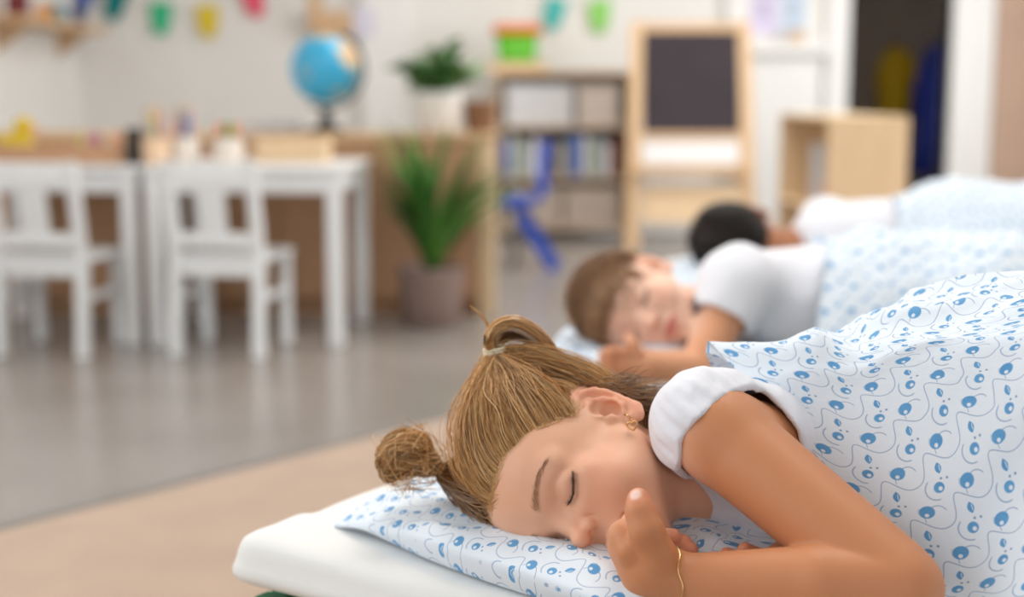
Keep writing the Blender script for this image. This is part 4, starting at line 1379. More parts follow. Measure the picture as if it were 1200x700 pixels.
def build_boy():
    rng = np.random.default_rng(17); W = WORLD
    F = Field((.04, 1.86, .386), (.72, 2.28, .62), .0025)
    head_sdf(F, BH, ear=(-1,))
    sh = pt(860, 343, 2.05); el = pt(818, 432, 2.0); wr = pt(758, 428, 1.985)
    nb = np.array([.315, 2.10, .470])
    F.op(cone(W, BH.w((0, -1.8, -2.0)), nb, .038, .045), .018)
    F.op(ell(W, (.50, 2.10, .490), (.19, .085, .08)), .03)
    F.op(cone(W, (.38, 2.09, .50), sh, .05, .036), .02)
    F.op(cone(W, sh, el, .035, .028), .012)
    F.op(cone(W, el, wr, .0275, .021), .006)
    palm = pt(735, 424, 1.985)
    F.op(cone(W, wr, palm, .020, .018), .01)
    for k in range(4):
        a = pt(734, 414 + 7 * k, 1.975 + .006 * k); b = pt(718, 411 + 7 * k, 1.97 + .006 * k); c = pt(706, 415 + 6 * k, 1.985 + .004 * k)
        finger(F, a, b, c, .0082)
    finger(F, pt(748, 414, 1.97), pt(742, 404, 1.97), pt(736, 397, 1.975), .0085)
    V, Q = F.mesh(1)
    c = skin_cols(V, BH, srgb(226, 164, 126), srgb(240, 196, 172), srgb(206, 104, 100), srgb(150, 108, 80))
    w = np.exp(-((V - pt(718, 421, 1.975)) ** 2).sum(1) / .03 ** 2)
    c = lerp_col(c, np.array(srgb(226, 164, 126)[:3]) * [1, .82, .76], w * .7)
    c = scalp_tint(V, c, BH, srgb(134, 98, 68))
    in_parent(mesh_obj('body', V, Q, skin, None, True, cols=c), boy)
    short_hair('hair', BH, 4200, rng, (srgb(112, 78, 52), srgb(156, 114, 76), srgb(196, 152, 108)), boy, label='short straight brown hair')
    fringe(BH, 700, rng, (srgb(112, 78, 52), srgb(156, 114, 76), srgb(196, 152, 108)), boy)
    lashes(BH, boy, rng, srgb(60, 40, 30))
    # T-shirt
    F = Field((.26, 1.90, .387), (.72, 2.28, .63), .0034)
    a = (el - sh) / np.linalg.norm(el - sh)
    F.op(ell(W, (.50, 2.10, .495), (.195, .093, .088)), .03)
    F.op(cone(W, (.375, 2.095, .505), sh - a * .015, .062, .055), .025)
    F.op(cone(W, sh - a * .015, sh + a * .06, .055, .046), .015)
    d = F.d; d[...] = np.maximum(d, -(d + .0095))
    sl, P = F.sl(F.lo, F.lo + F.h * F.n); x, y, z = P
    t = (x - sh[0]) * a[0] + (y - sh[1]) * a[1] + (z - sh[2]) * a[2]
    r = np.sqrt(np.maximum((x - sh[0]) ** 2 + (y - sh[1]) ** 2 + (z - sh[2]) ** 2 - t * t, 0))
    d[...] = np.maximum(d, -np.where(r < .062, .050 - t, .05).astype(np.float32))
    nf, lo, hi = cone(W, BH.w((0, -1.8, -2.0)), np.array([.295, 2.09, .472]), .046, .040)
    d[...] = np.maximum(d, -nf(P)[tuple(slice(0, q) for q in d.shape)])
    V, Q = F.mesh(3)
    V = V + (vnoise(V * 24, 15) * .004)[:, None] * np.array([0, -.6, .8])
    in_parent(mesh_obj('shirt', V, Q, shirt_mat(), None, True, label='white short-sleeved T-shirt'), boy)


build_boy()
pb = bedB.p(.17, .20)
pillow('pillow', pb[:2], bedB.ang, .155, .19, .018, ZM, [head_dent(BH), limb_dent(pt(818, 432, 2.0), pt(758, 428, 1.985), .036, .030), limb_dent(pt(758, 428, 1.985), pt(715, 421, 1.98), .030, .026), limb_dent(pt(860, 343, 2.05), pt(818, 432, 2.0), .045, .036)], 'berry-print pillow under the brown-haired boy\'s head', 41, bulge=.04,
       puff=lambda X, Y: .004 * np.exp(-((X - .20) / .14) ** 2 - ((Y - 2.05) / .14) ** 2))


def bed_cover(bed, u0, lst, seed, label, front=-.05):
    n1, n2 = 110, 100
    a = np.linspace(u0, bed.l + .03, n1)[:, None]; b = np.linspace(bed.w + .05, front, n2)[None]
    q = .03 * np.sin(b * 9) * (1 - smooth01(u0, u0 + .25, a))
    P = bed.c + (a + q)[..., None] * bed.e2 + (b + 0 * a)[..., None] * bed.e1
    X, Y = P[..., 0], P[..., 1]
    Z = blur(humps(X, Y, lst, ZM + .02), 22) + folds(X, Y, seed, .012)
    v = b + 0 * a
    over = np.maximum(np.maximum(-v - .006, v - bed.w - .006), 0)
    Z = np.where(over > 0, np.minimum(Z, ZM + .022) - over * 1.1, Z)
    return cloth('blanket', np.concatenate([P, Z[..., None]], 2), label, 'berry-print duvets', .010)


tb = lambda u, v: tuple(bedB.p(u, v)[:2])
bed_cover(bedB, .38, [(*tb(.42, .20), *tb(.62, .22), .16, .595, .60), (*tb(.60, .24), *tb(.85, .26), .20, .60, .60), (*tb(.85, .24), *tb(1.25, .26), .16, .58, .50)], 51, 'berry-print duvet drawn over the brown-haired boy')

# ---- dark-haired child in the far bed
up_ = np.array([-.95, .12, .20]); up_ /= np.linalg.norm(up_)
fw_ = np.array([.10, .93, -.30]); fw_ = fw_ - up_ * (fw_ @ up_); fw_ /= np.linalg.norm(fw_)
CH = Frame(np.stack([np.cross(fw_, up_), fw_, up_], 1), (0.497, 2.955, 0.487), .0102)
bedC = Bed((.30, 2.78), -.10, .62, 1.36)
make_bed(bedC, 'the dark-haired child', 9)
kid = empty('person', (.8, 3.0, ZM), label='sleeping child with black hair, turned away, mostly hidden behind the boy', cat='person')


def build_kid():
    rng = np.random.default_rng(23); W = WORLD
    F = Field((.28, 2.72, .388), (1.05, 3.15, .63), .003)
    head_sdf(F, CH, ear=(1,))
    nb = np.array([.578, 2.95, .475])
    F.op(cone(W, CH.w((0, -1.8, -2.0)), nb, .038, .045), .02)
    F.op(ell(W, (.78, 2.97, .490), (.20, .085, .08)), .03)
    sh = np.array([.66, 3.00, .535])
    F.op(cone(W, (.66, 2.95, .50), sh, .05, .034), .02)
    F.op(cone(W, sh, (.62, 3.08, .44), .034, .028), .012)
    F.op(cone(W, (.62, 3.08, .44), (.54, 3.12, .435), .027, .02), .008)
    V, Q = F.mesh(1)
    c = skin_cols(V, CH, srgb(170, 112, 80), srgb(184, 124, 92), srgb(150, 84, 76), srgb(50, 36, 30))
    c = scalp_tint(V, c, CH, srgb(40, 30, 26))
    in_parent(mesh_obj('body', V, Q, skin, None, True, cols=c), kid)
    short_hair('hair', CH, 2600, rng, (srgb(28, 22, 20), srgb(44, 34, 30), srgb(64, 50, 44)), kid, (2.5, 4.5), 'thick black hair', rad=.0009)
    lashes(CH, kid, rng, srgb(20, 16, 14))
    F = Field((.52, 2.76, .389), (1.05, 3.16, .64), .0034)
    F.op(ell(W, (.78, 2.97, .495), (.205, .094, .088)), .03)
    F.op(cone(W, (.655, 2.955, .505), sh, .062, .048), .025)
    F.op(cone(W, sh, (.645, 3.04, .495), .048, .044), .015)
    d = F.d; d[...] = np.maximum(d, -(d + .0095))
    sl, P = F.sl(F.lo, F.lo + F.h * F.n); x, y, z = P
    d[...] = np.maximum(d, -(np.where(z < .53, (3.045 - y) + 0 * x + 0 * z, .05)).astype(np.float32))
    nf, lo, hi = cone(W, CH.w((0, -1.8, -2.0)), np.array([.570, 2.95, .475]), .05, .047)
    d[...] = np.maximum(d, -nf(P)[tuple(slice(0, q) for q in d.shape)])
    V, Q = F.mesh(3)
    in_parent(mesh_obj('shirt', V, Q, shirt_mat(), None, True, label='white T-shirt'), kid)


build_kid()
pc_ = bedC.p(.17, .22)
pillow('pillow', pc_[:2], bedC.ang, .155, .19, .034, ZM, [head_dent(CH)], 'berry-print pillow under the black-haired child\'s head', 61, bulge=.04)
tc_ = lambda u, v: tuple(bedC.p(u, v)[:2])
bed_cover(bedC, .44, [(*tc_(.40, .22), *tc_(.62, .24), .17, .58, .60), (*tc_(.62, .26), *tc_(.95, .28), .21, .62, .62), (*tc_(.95, .26), *tc_(1.3, .28), .18, .60, .50)], 71, 'berry-print duvet drawn over the black-haired child')
# ------------------------------------------------------------------ furniture and things of the classroom
def wood(name, c, dark=.82, scale=(1.2, 14, 14)):
    m = bpy.data.materials.new(name); m.use_nodes = True
    N = m.node_tree.nodes; L = m.node_tree.links; b = N['Principled BSDF']
    tc = N.new('ShaderNodeTexCoord'); mp = N.new('ShaderNodeMapping'); mp.inputs['Scale'].default_value = scale
    n = N.new('ShaderNodeTexNoise'); n.inputs['Scale'].default_value = 3; n.inputs['Detail'].default_value = 6; n.inputs['Distortion'].default_value = 1.2
    r = N.new('ShaderNodeValToRGB')
    r.color_ramp.elements[0].position = .3; r.color_ramp.elements[0].color = (c[0] * dark, c[1] * dark * .97, c[2] * dark * .94, 1)
    r.color_ramp.elements[1].position = .7; r.color_ramp.elements[1].color = c
    L.new(tc.outputs['Object'], mp.inputs[0]); L.new(mp.outputs[0], n.inputs['Vector']); L.new(n.outputs['Fac'], r.inputs[0]); L.new(r.outputs[0], b.inputs['Base Color'])
    b.inputs['Roughness'].default_value = .5; b.inputs['Specular IOR Level'].default_value = .35
    MATS[name] = m
    return m


wood_m = wood('beech_wood', srgb(222, 186, 146))
wood_v = wood('beech_wood_upright', srgb(226, 192, 152), scale=(14, 14, 1.2))
pale_m = wood('pale_birch', srgb(234, 206, 168), .9, (14, 14, 1.2))
warm_m = wood('warm_cabinet_wood', srgb(204, 160, 124), .88, (14, 14, 1.2))
shelf_m = wood('grey_beige_shelf', srgb(206, 184, 160), .9)
paint_m = mat('white_furniture_paint', srgb(238, 239, 240), .35, .45, noise=.02, nscale=9)
black_m = mat('black_plastic', srgb(26, 25, 26), .4, .5)
blue_m = mat('blue_plastic', srgb(48, 92, 206), .4, .5, noise=.03, nscale=10)
steel_m = mat('grey_steel', srgb(150, 150, 152), .35, .5, metal=.8)
P_ = lambda name, c, r=.5: mat(name, srgb(*c), r, .4, noise=.03, nscale=15)


def copy_tree(o, parent=None):
    c = o.copy(); COL.objects.link(c); c.parent = parent
    for ch in list(o.children): copy_tree(ch, c)
    return c


# ---- white child's chairs, backs to the camera
def child_chair():
    t = empty('child_chair', (0, 0, 0), label='white wooden child\'s chair', cat='chair', group='white children\'s chairs at the tables')
    w, dp, sh, bh = .135, .27, .305, .60
    for s in (-1, 1):
        m = MB(); lean = .045
        m.add([(s * w - .017, -.02, 0), (s * w + .017, -.02, 0), (s * w + .017, .016, 0), (s * w - .017, .016, 0),
               (s * w - .017, 0, sh), (s * w + .017, 0, sh), (s * w + .017, .032, sh), (s * w - .017, .032, sh),
               (s * w - .015, -lean, bh), (s * w + .015, -lean, bh), (s * w + .015, -lean + .022, bh), (s * w - .015, -lean + .022, bh)],
              [(3, 2, 1, 0), (0, 1, 5, 4), (1, 2, 6, 5), (2, 3, 7, 6), (3, 0, 4, 7), (4, 5, 9, 8), (5, 6, 10, 9), (6, 7, 11, 10), (7, 4, 8, 11), (8, 9, 10, 11)])
        m.build('back_post', paint_m, t)
        MB().box(s * w - .016, s * w + .016, dp - .03, dp + .002, 0, sh - .018, .004).build('leg', paint_m, t)
        MB().box(s * w - .009, s * w + .009, .02, dp - .03, .165, .19, .003).build('stretcher', paint_m, t)
    MB().box(-w - .022, w + .022, .012, dp + .02, sh - .018, sh + .004, .008).build('seat', paint_m, t)
    MB().box(-w + .017, w - .017, .006, .026, sh - .06, sh - .019, .003).build('seat_rail', paint_m, t)
    MB().box(-w + .014, w - .014, -.042, -.022, bh - .075, bh - .004, .006).build('top_rail', paint_m, t)
    MB().box(-w + .016, w - .016, -.012, .008, sh + .035, sh + .075, .004).build('lower_rail', paint_m, t)
    m = MB(); z0, z1 = sh + .07, bh - .07
    m.add([(-.042, -.010, z0), (.042, -.010, z0), (.042, .004, z0), (-.042, .004, z0), (-.042, -.038, z1), (.042, -.038, z1), (.042, -.024, z1), (-.042, -.024, z1)],
          [(3, 2, 1, 0), (4, 5, 6, 7), (0, 1, 5, 4), (1, 2, 6, 5), (2, 3, 7, 6), (3, 0, 4, 7)])
    m.build('back_slat', paint_m, t)
    return t


ch = child_chair()
a = (pz(208, 416, 0) + pz(303, 418, 0)) / 2
ch.location = (a[0], a[1], 0); ch.rotation_euler = (0, 0, math.radians(-10))
ch['label'] = 'white wooden child\'s chair in front of the table with the pencil pots'
ch2 = copy_tree(ch)
a = (pz(5, 416, 0) + pz(96, 418, 0)) / 2
ch2.location = (a[0], a[1], 0); ch2.rotation_euler = (0, 0, math.radians(-9))
ch2['label'] = 'white wooden child\'s chair in front of the table with the wooden tray'


# ---- white tables
def white_table(w, d, h):
    t = empty('white_table', (0, 0, 0), label='low white square table', cat='table', group='low white tables side by side')
    MB().box(-w / 2, w / 2, -d / 2, d / 2, h - .022, h, .005).build('tabletop', paint_m, t)
    for sx in (-1, 1):
        for sy in (-1, 1):
            x, y = sx * (w / 2 - .03), sy * (d / 2 - .03)
            MB().box(x - .024, x + .024, y - .024, y + .024, 0, h - .022, .004).build('leg', paint_m, t)
    for sy in (-1, 1):
        y = sy * (d / 2 - .03)
        MB().box(-w / 2 + .054, w / 2 - .054, y - .01, y + .01, h - .085, h - .022, .002).build('apron', paint_m, t)
    for sx in (-1, 1):
        x = sx * (w / 2 - .03)
        MB().box(x - .01, x + .01, -d / 2 + .054, d / 2 - .054, h - .085, h - .022, .002).build('apron', paint_m, t)
    return t


TH = .575
f0, f1, f2 = pz(184, 406, 0), pz(395, 406, 0), pz(434, 377, 0)
tw = np.linalg.norm((f1 - f0)[:2]) + .06; td = .58
tang = math.radians(-3)
tr = np.array([math.cos(tang), math.sin(tang)]); tf = np.array([-math.sin(tang), math.cos(tang)])
tA = white_table(tw, td, TH)
ca = f1[:2] - tr * (tw / 2 - .03) + tf * (td / 2 - .03)
tA.location = (ca[0], ca[1], 0); tA.rotation_euler = (0, 0, tang)
tA['label'] = 'low white square table carrying the pencil pots and a pale wooden box'
tB = copy_tree(tA)
cb = ca - tr * (tw + .02)
tB.location = (cb[0], cb[1], 0)
tB['label'] = 'low white square table carrying the wooden tray'

# ---- long low cupboards behind the tables
CF, CD, CHh = 5.12, .38, .66
cx1 = -.065
for i, (x0, x1, lab) in enumerate(((-1.22, cx1, 'low warm-wood cupboard carrying the globe and the small plant'), (-2.40, -1.225, 'low warm-wood cupboard behind the table with the wooden tray'))):
    t = empty('low_cupboard', ((x0 + x1) / 2, CF + CD / 2, 0), label=lab, cat='cupboard', group='low wooden cupboards in a row')
    w = (x1 - x0) / 2
    MB().box(-w + .02, w - .02, -CD / 2 + .05, CD / 2 - .01, 0, .06).build('plinth', warm_m, t)
    MB().box(-w + .022, w - .06, -CD / 2 + .02, CD / 2, .06, CHh - .03).build('body', warm_m, t)
    MB().box(w - .058 if i == 0 else w - .02, w, -CD / 2, CD / 2, 0, CHh - .03, .003).build('end_panel', pale_m if i == 0 else warm_m, t)
    MB().box(-w, -w + .02, -CD / 2, CD / 2, 0, CHh - .03, .003).build('end_panel', warm_m, t)
    n = 3; sp = (2 * w - .085) / n
    for k in range(n):
        d = MB().box(-w + .024 + k * sp, -w + .020 + (k + 1) * sp, -CD / 2, -CD / 2 + .018, .065, CHh - .035, .002).build('door', warm_m, t)
        MB().box(-w + .02 + (k + 1) * sp - .05, -w + .02 + (k + 1) * sp - .035, -CD / 2 - .012, -CD / 2, .5, .56, .003).build('handle', steel_m, d)
wt = MB().box(-2.40, cx1 + .004, CF - .012, CF + CD, CHh - .03, CHh, .004).build('cupboard_top', wood_m, label='continuous beech top along the low cupboards', cat='worktop')

# ---- globe
gx, gy = pt(383, 150, 5.26)[0], CF + .17
gl = empty('globe', (gx, gy, CHh), label='blue desk globe with beige lands on a black stand', cat='globe')


def globe_mat():
    m = bpy.data.materials.new('globe_map'); m.use_nodes = True
    N = m.node_tree.nodes; L = m.node_tree.links; b = N['Principled BSDF']
    tc = N.new('ShaderNodeTexCoord'); n = N.new('ShaderNodeTexNoise'); n.inputs['Scale'].default_value = 9; n.inputs['Detail'].default_value = 5
    mp = N.new('ShaderNodeMapping'); mp.inputs['Location'].default_value = (.33, .1, .12)
    L.new(tc.outputs['Object'], mp.inputs[0]); L.new(mp.outputs[0], n.inputs['Vector'])
    # more land towards the north
    sx = N.new('ShaderNodeSeparateXYZ'); L.new(tc.outputs['Object'], sx.inputs[0])
    ma = N.new('ShaderNodeMath'); ma.operation = 'MULTIPLY_ADD'; ma.inputs[1].default_value = 1.5; L.new(sx.outputs[2], ma.inputs[0]); L.new(n.outputs['Fac'], ma.inputs[2])
    r = N.new('ShaderNodeValToRGB'); e = r.color_ramp.elements
    e[0].position = .60; e[0].color = srgb(60, 176, 222); e[1].position = .62; e[1].color = srgb(196, 176, 110)
    q = e.new(.68); q.color = srgb(222, 190, 150); q = e.new(.80); q.color = srgb(206, 168, 130)
    L.new(ma.outputs[0], r.inputs[0]); L.new(r.outputs[0], b.inputs['Base Color'])
    b.inputs['Roughness'].default_value = .3
    return m


GR = .128; gz = .890 - CHh
m = MB(); m.lathe([(GR * math.sin(q) + 1e-5, -GR * math.cos(q)) for q in np.linspace(0, math.pi, 25)], 40)
gb = m.build('ball', globe_mat(), gl, True); gb.location = (0, 0, gz); gb.rotation_euler = (math.radians(12), math.radians(20), .6)
m = MB(); m.tube([(-.02 + (GR + .012) * math.sin(q) * .35, .0 - 0, gz - (GR + .012) * math.cos(q)) if False else ((GR + .014) * math.cos(q), 0, gz + (GR + .014) * math.sin(q)) for q in np.linspace(-2.0, 1.2, 24)], .006, 8)
m.build('meridian_arm', black_m, gl, True)
MB().lathe([(.075, 0), (.075, .010), (.03, .022), (.020, .05), (.018, gz - GR - .012), (.001, gz - GR - .010)], 28).build('stand', black_m, gl, True)

# wooden rack with cards on the wall behind the globe
rk = empty('letter_rack', (pt(392, 30, 8.1)[0], YB - .085, 1.14), label='beige wooden wall rack above the globe', cat='rack')
MB().box(-.14, .10, -.03, 0, 0, .12, .004).build('panel', wood_m, rk)
MB().box(-.14, -.06, -.05, -.03, 0, .22, .004).build('side_board', wood_m, rk)
sh_ = MB().box(-.06, .06, -.003, 0, 0, .17).build('paper_sheet', P_('lilac_paper', (222, 220, 236), .8), label='pale lilac paper sheet pinned beside the wall rack', cat='paper')
sh_.location = (pt(427, 20, 8.1)[0], YB - .082, 1.12)

# ---- potted plants
def blade(L, w, bend, fold=.25, n=7):
    v = []; f = []
    for i in range(n + 1):
        t = i / n; a = bend * t
        y = L * (math.sin(a) / bend if bend else t); z = L * ((1 - math.cos(a)) / bend if bend else 0)
        ww = w * math.sin(math.pi * min(1, t * .92 + .08)) ** .8
        v += [(-ww, y, -z + ww * fold), (0, y, -z), (ww, y, -z + ww * fold)]
    for i in range(n):
        b = i * 3; f += [(b, b + 1, b + 4, b + 3), (b + 1, b + 2, b + 5, b + 4)]
    return v, f


def leaf_meshes(mat_, specs, name='leaf'):
    out = []
    for sp in specs:
        v, f = blade(*sp); me = bpy.data.meshes.new(name); me.from_pydata(v, [], f); me.update(); me.materials.append(mat_)
        for p in me.polygons: p.use_smooth = True
        out.append(me)
    return out


def add_leaf(me, parent, loc, az, el, name='leaf', roll=0.0):
    o = bpy.data.objects.new(name, me); COL.objects.link(o); o.parent = parent
    o.location = loc; o.rotation_euler = (Matrix.Rotation(az, 3, 'Z') @ Matrix.Rotation(el, 3, 'X') @ Matrix.Rotation(roll, 3, 'Y')).to_euler()
    return o


fern_g = [mat('palm_green_%d' % i, srgb(*c), .5, .4, noise=.15, nscale=20) for i, c in enumerate(((70, 128, 46), (96, 150, 62), (58, 106, 44)))]
fp = pz(507, 378, 0)
fern = empty('potted_palm', (fp[0], fp[1] - .04, 0), label='leafy green palm in a grey-brown ribbed floor pot', cat='plant')
MB().lathe([(.088, 0), (.095, .01), (.108, .10), (.115, .19), (.118, .205), (.108, .205), (.104, .18), (.02, .178)], 48, wob=lambda a, z: .018 * math.sin(a * 24)).build('pot', mat('ribbed_pot', srgb(146, 124, 116), .8, .2, noise=.15, nscale=30, stretch=(1, 1, 6)), fern, True)
MB().lathe([(.10, .17), (.10, .185), (.001, .188)], 24).build('soil', mat('potting_soil', srgb(72, 52, 40), .95, .1, noise=.3, nscale=60, bump=.6), fern)
lm = [leaf_meshes(g, [(.38, .012, 1.0), (.42, .011, .8), (.32, .013, 1.3), (.50, .011, .6)]) for g in fern_g]
rl = random.Random(5)
for k in range(92):
    az = rl.uniform(0, 6.283); el = math.radians(rl.uniform(58, 86) if math.cos(az) < .2 and math.sin(az) < .35 else rl.uniform(77, 88)); me = rl.choice(rl.choice(lm)); r0 = rl.uniform(0, .03)
    add_leaf(me, fern, (-r0 * math.sin(az), r0 * math.cos(az), .18 + rl.uniform(0, .10)), az, el, roll=rl.uniform(-.6, .6))
sp_ = pt(516, 150, 5.27)
pl = empty('potted_plant', (sp_[0], CF + .16, CHh), label='small bushy green plant in a white pot on the cupboard', cat='plant')
MB().lathe([(.062, 0), (.068, .006), (.082, .13), (.086, .148), (.079, .148), (.075, .12), (.01, .118)], 40).build('pot', mat('white_ceramic', srgb(242, 240, 236), .3, .5), pl, True)
MB().lathe([(.074, .112), (.074, .124), (.001, .126)], 24).build('soil', MATS['potting_soil'], pl)
bm_ = [leaf_meshes(g, [(.085, .021, .8), (.10, .023, .5), (.07, .02, 1.1)]) for g in (mat('bush_green', srgb(104, 150, 86), .55, .4, noise=.15), mat('bush_green_dark', srgb(78, 122, 68), .55, .4, noise=.15), mat('bush_green_light', srgb(140, 182, 118), .55, .4, noise=.15))]
st = MB()
for k in range(44):
    az = rl.uniform(0, 6.283); tilt = rl.uniform(.1, 1.05); L_ = rl.uniform(.12, .175)
    tip = (L_ * math.sin(tilt) * math.cos(az), L_ * math.sin(tilt) * math.sin(az), .12 + L_ * math.cos(tilt))
    st.tube([(0.2 * tip[0], .2 * tip[1], .12), (tip[0] * .6, tip[1] * .6, .12 + (tip[2] - .12) * .55), tip], .002, 5)
    for q in range(4):
        u = .55 + .15 * q
        add_leaf(rl.choice(rl.choice(bm_)), pl, (tip[0] * u, tip[1] * u, .12 + (tip[2] - .12) * u), rl.uniform(0, 6.283), math.radians(rl.uniform(-5, 65)), roll=rl.uniform(-.5, .5))
st.build('stems', fern_g[0], pl)
bk = empty('wicker_basket', (pt(563, 140, 5.3)[0], CF + .20, CHh), label='small brown wicker basket beside the white plant pot', cat='basket')
m = MB()
for k in range(7):
    r = .046 + .0012 * k
    m.tube([(r * (1 + .05 * (-1) ** (q + k)) * math.cos(q * 6.2832 / 28), r * (1 + .05 * (-1) ** (q + k)) * math.sin(q * 6.2832 / 28), .010 + k * .016) for q in range(29)], .009, 5)
m.build('weave', mat('wicker', srgb(150, 112, 84), .8, .2, noise=.25, nscale=40), bk)
MB().lathe([(.045, 0), (.045, .006), (.001, .006)], 24).build('base', MATS['wicker'], bk)

# ---- bookshelf with books and the toy bin
BS = 7.80; bx0, bx1 = pt(583, 200, 7.8)[0], pt(736, 200, 7.8)[0]
bs = empty('bookshelf', ((bx0 + bx1) / 2, BS, 0), label='open beige bookshelf between the cupboard and the easel', cat='shelf')
w = (bx1 - bx0) / 2; sd = .32
for s in (-1, 1): MB().box(s * w - .012, s * w + .012, 0, sd, 0, .90, .003).build('side_panel', shelf_m, bs)
levels = (.06, .33, .61, .90)
for i, z in enumerate(levels): MB().box(-w + (-.02 if i == 3 else .012), w + (.02 if i == 3 else -.012), 0, sd, z, z + .022, .003).build('shelf_board', shelf_m if i < 3 else wood_m, bs)
MB().box(-w + .012, w - .012, sd - .008, sd, .06, .90).build('back_panel', mat('shelf_back', srgb(196, 190, 186), .7), bs)
rb = random.Random(9)
cols = ((60, 96, 190), (236, 234, 230), (120, 150, 96), (160, 168, 176), (222, 224, 228), (134, 84, 64), (110, 62, 48), (96, 104, 110), (204, 190, 170), (88, 118, 156))
names = ('blue', 'white', 'moss green', 'grey', 'off-white', 'brown', 'dark brown', 'slate', 'beige', 'steel blue')
x = bx0 + .03; k = 0
while x < bx1 - .05:
    wd = rb.uniform(.022, .055); hh = rb.uniform(.17, .235); ci = k % 10; c = cols[ci]
    bo = empty('book', (x + wd / 2, BS + .03, levels[1] + .022), label='%s picture book, %s in the row on the middle shelf board' % (names[ci], ('first', 'second', 'third', 'fourth', 'fifth', 'sixth', 'seventh', 'eighth', 'ninth', 'tenth', 'eleventh', 'twelfth', 'thirteenth', 'fourteenth', 'fifteenth', 'sixteenth', 'seventeenth', 'eighteenth', 'nineteenth', 'twentieth')[min(k, 19)]), cat='book', group='picture books on the bookshelf')
    cm = P_('book_cover_%d' % ci, c, .6)
    MB().box(-wd / 2, wd / 2, 0, .006, 0, hh).box(-wd / 2, -wd / 2 + .003, .006, .2, 0, hh).box(wd / 2 - .003, wd / 2, .006, .2, 0, hh).build('cover', cm, bo)
    MB().box(-wd / 2 + .004, wd / 2 - .004, .007, .195, .004, hh - .006).build('pages', P_('book_pages', (238, 232, 218), .9), bo)
    x += wd + .003; k += 1


def storage_box(name, loc, w, d, h, m, label, group=None, lid=None):
    t = empty(name, loc, label=label, cat='box', group=group)
    b = MB(); th = .006
    b.box(-w / 2, w / 2, -d / 2, d / 2, 0, th).box(-w / 2, -w / 2 + th, -d / 2, d / 2, th, h).box(w / 2 - th, w / 2, -d / 2, d / 2, th, h)
    b.box(-w / 2 + th, w / 2 - th, -d / 2, -d / 2 + th, th, h).box(-w / 2 + th, w / 2 - th, d / 2 - th, d / 2, th, h)
    b.build('tub', m, t)
    MB().box(-w / 2 - .004, w / 2 + .004, -d / 2 - .004, d / 2 + .004, h, h + .018, .003).build('lid', lid or m, t)
    return t


grey_m = P_('grey_white_card', (216, 216, 218), .8)
storage_box('storage_box', ((bx0 + bx1) / 2 - .13, BS + .16, levels[2] + .022), .36, .26, .20, grey_m, 'wide grey-white storage box on the upper shelf board', 'storage boxes in the bookshelf')
storage_box('storage_box', ((bx0 + bx1) / 2 + .19, BS + .16, levels[2] + .022), .22, .26, .20, P_('beige_card', (208, 196, 186), .8), 'beige storage box on the upper shelf board beside the grey-white one', 'storage boxes in the bookshelf')
for k in range(2):
    storage_box('storage_box', ((bx0 + bx1) / 2 + (-.16 if k == 0 else .16), BS + .16, levels[0] + .022), .30, .26, .19, P_('taupe_card', (190, 176, 164), .8), 'taupe storage box on the bottom shelf board, %s' % ('under the first books' if k == 0 else 'under the last books of the row'), 'storage boxes in the bookshelf')
tp = levels[3] + .022
tr_x = pt(606, 75, 7.9)[0]
ty = empty('wooden_tray', (tr_x, BS + .16, tp), label='shallow beige tray under the green toy bin', cat='tray')
MB().box(-.16, .16, -.13, .13, 0, .012).box(-.16, -.148, -.13, .13, .012, .05).box(.148, .16, -.13, .13, .012, .05).box(-.148, .148, -.13, -.118, .012, .05).box(-.148, .148, .118, .13, .012, .05).build('tray_body', pale_m, ty)
tb_ = empty('toy_bin', (tr_x, BS + .16, tp + .012), label='bright green plastic toy bin with an orange lid', cat='bin')
m = MB(); n = 24
def rr(w, d, z, r=.03):
    o = []
    for qx, qy, a0 in ((1, 1, 0), (-1, 1, 90), (-1, -1, 180), (1, -1, 270)):
        for j in range(5):
            a = math.radians(a0 + j * 22.5); o.append((qx * (w - r) + r * math.cos(a), qy * (d - r) + r * math.sin(a), z))
    return o
def loft(rings):
    n = len(rings[0]); v = [p for r in rings for p in r]
    f = [(k * n + i, k * n + (i + 1) % n, (k + 1) * n + (i + 1) % n, (k + 1) * n + i) for k in range(len(rings) - 1) for i in range(n)]
    return MB().add(v, f + [tuple(range(n))[::-1], tuple(range((len(rings) - 1) * n, len(rings) * n))])
loft([rr(.095, .08, 0), rr(.10, .085, .01), rr(.115, .10, .19)]).build('tub', P_('bright_green_plastic', (96, 190, 34), .4), tb_, True)
loft([rr(.135, .115, .19), rr(.135, .115, .225), rr(.12, .10, .24)]).build('lid', P_('orange_plastic', (238, 122, 44), .4), tb_, True)

# ---- easel with chalkboard
ez = pt(806, 160, 7.5); ex = ez[0]
es = empty('easel', (ex, 7.30, 0), label='wooden children\'s easel with a black chalkboard', cat='easel')
def slant(x0, x1, y0, z0, y1, z1, t=.022, wd=.04):
    """board from floor point to top point"""
    return MB().add([(x0 - wd / 2, y0, z0), (x0 + wd / 2, y0, z0), (x0 + wd / 2, y0 + t, z0), (x0 - wd / 2, y0 + t, z0), (x1 - wd / 2, y1, z1), (x1 + wd / 2, y1, z1), (x1 + wd / 2, y1 + t, z1), (x1 - wd / 2, y1 + t, z1)],
                    [(3, 2, 1, 0), (4, 5, 6, 7), (0, 1, 5, 4), (1, 2, 6, 5), (2, 3, 7, 6), (3, 0, 4, 7)])
for s in (-1, 1):
    slant(s * .305, s * .275, 0, 0, .2, 1.17, wd=.065).build('front_leg', wood_v, es)
    slant(s * .305, s * .275, .47, 0, .24, 1.15).build('rear_leg', wood_v, es)
yz = lambda z: .2 * z / 1.17
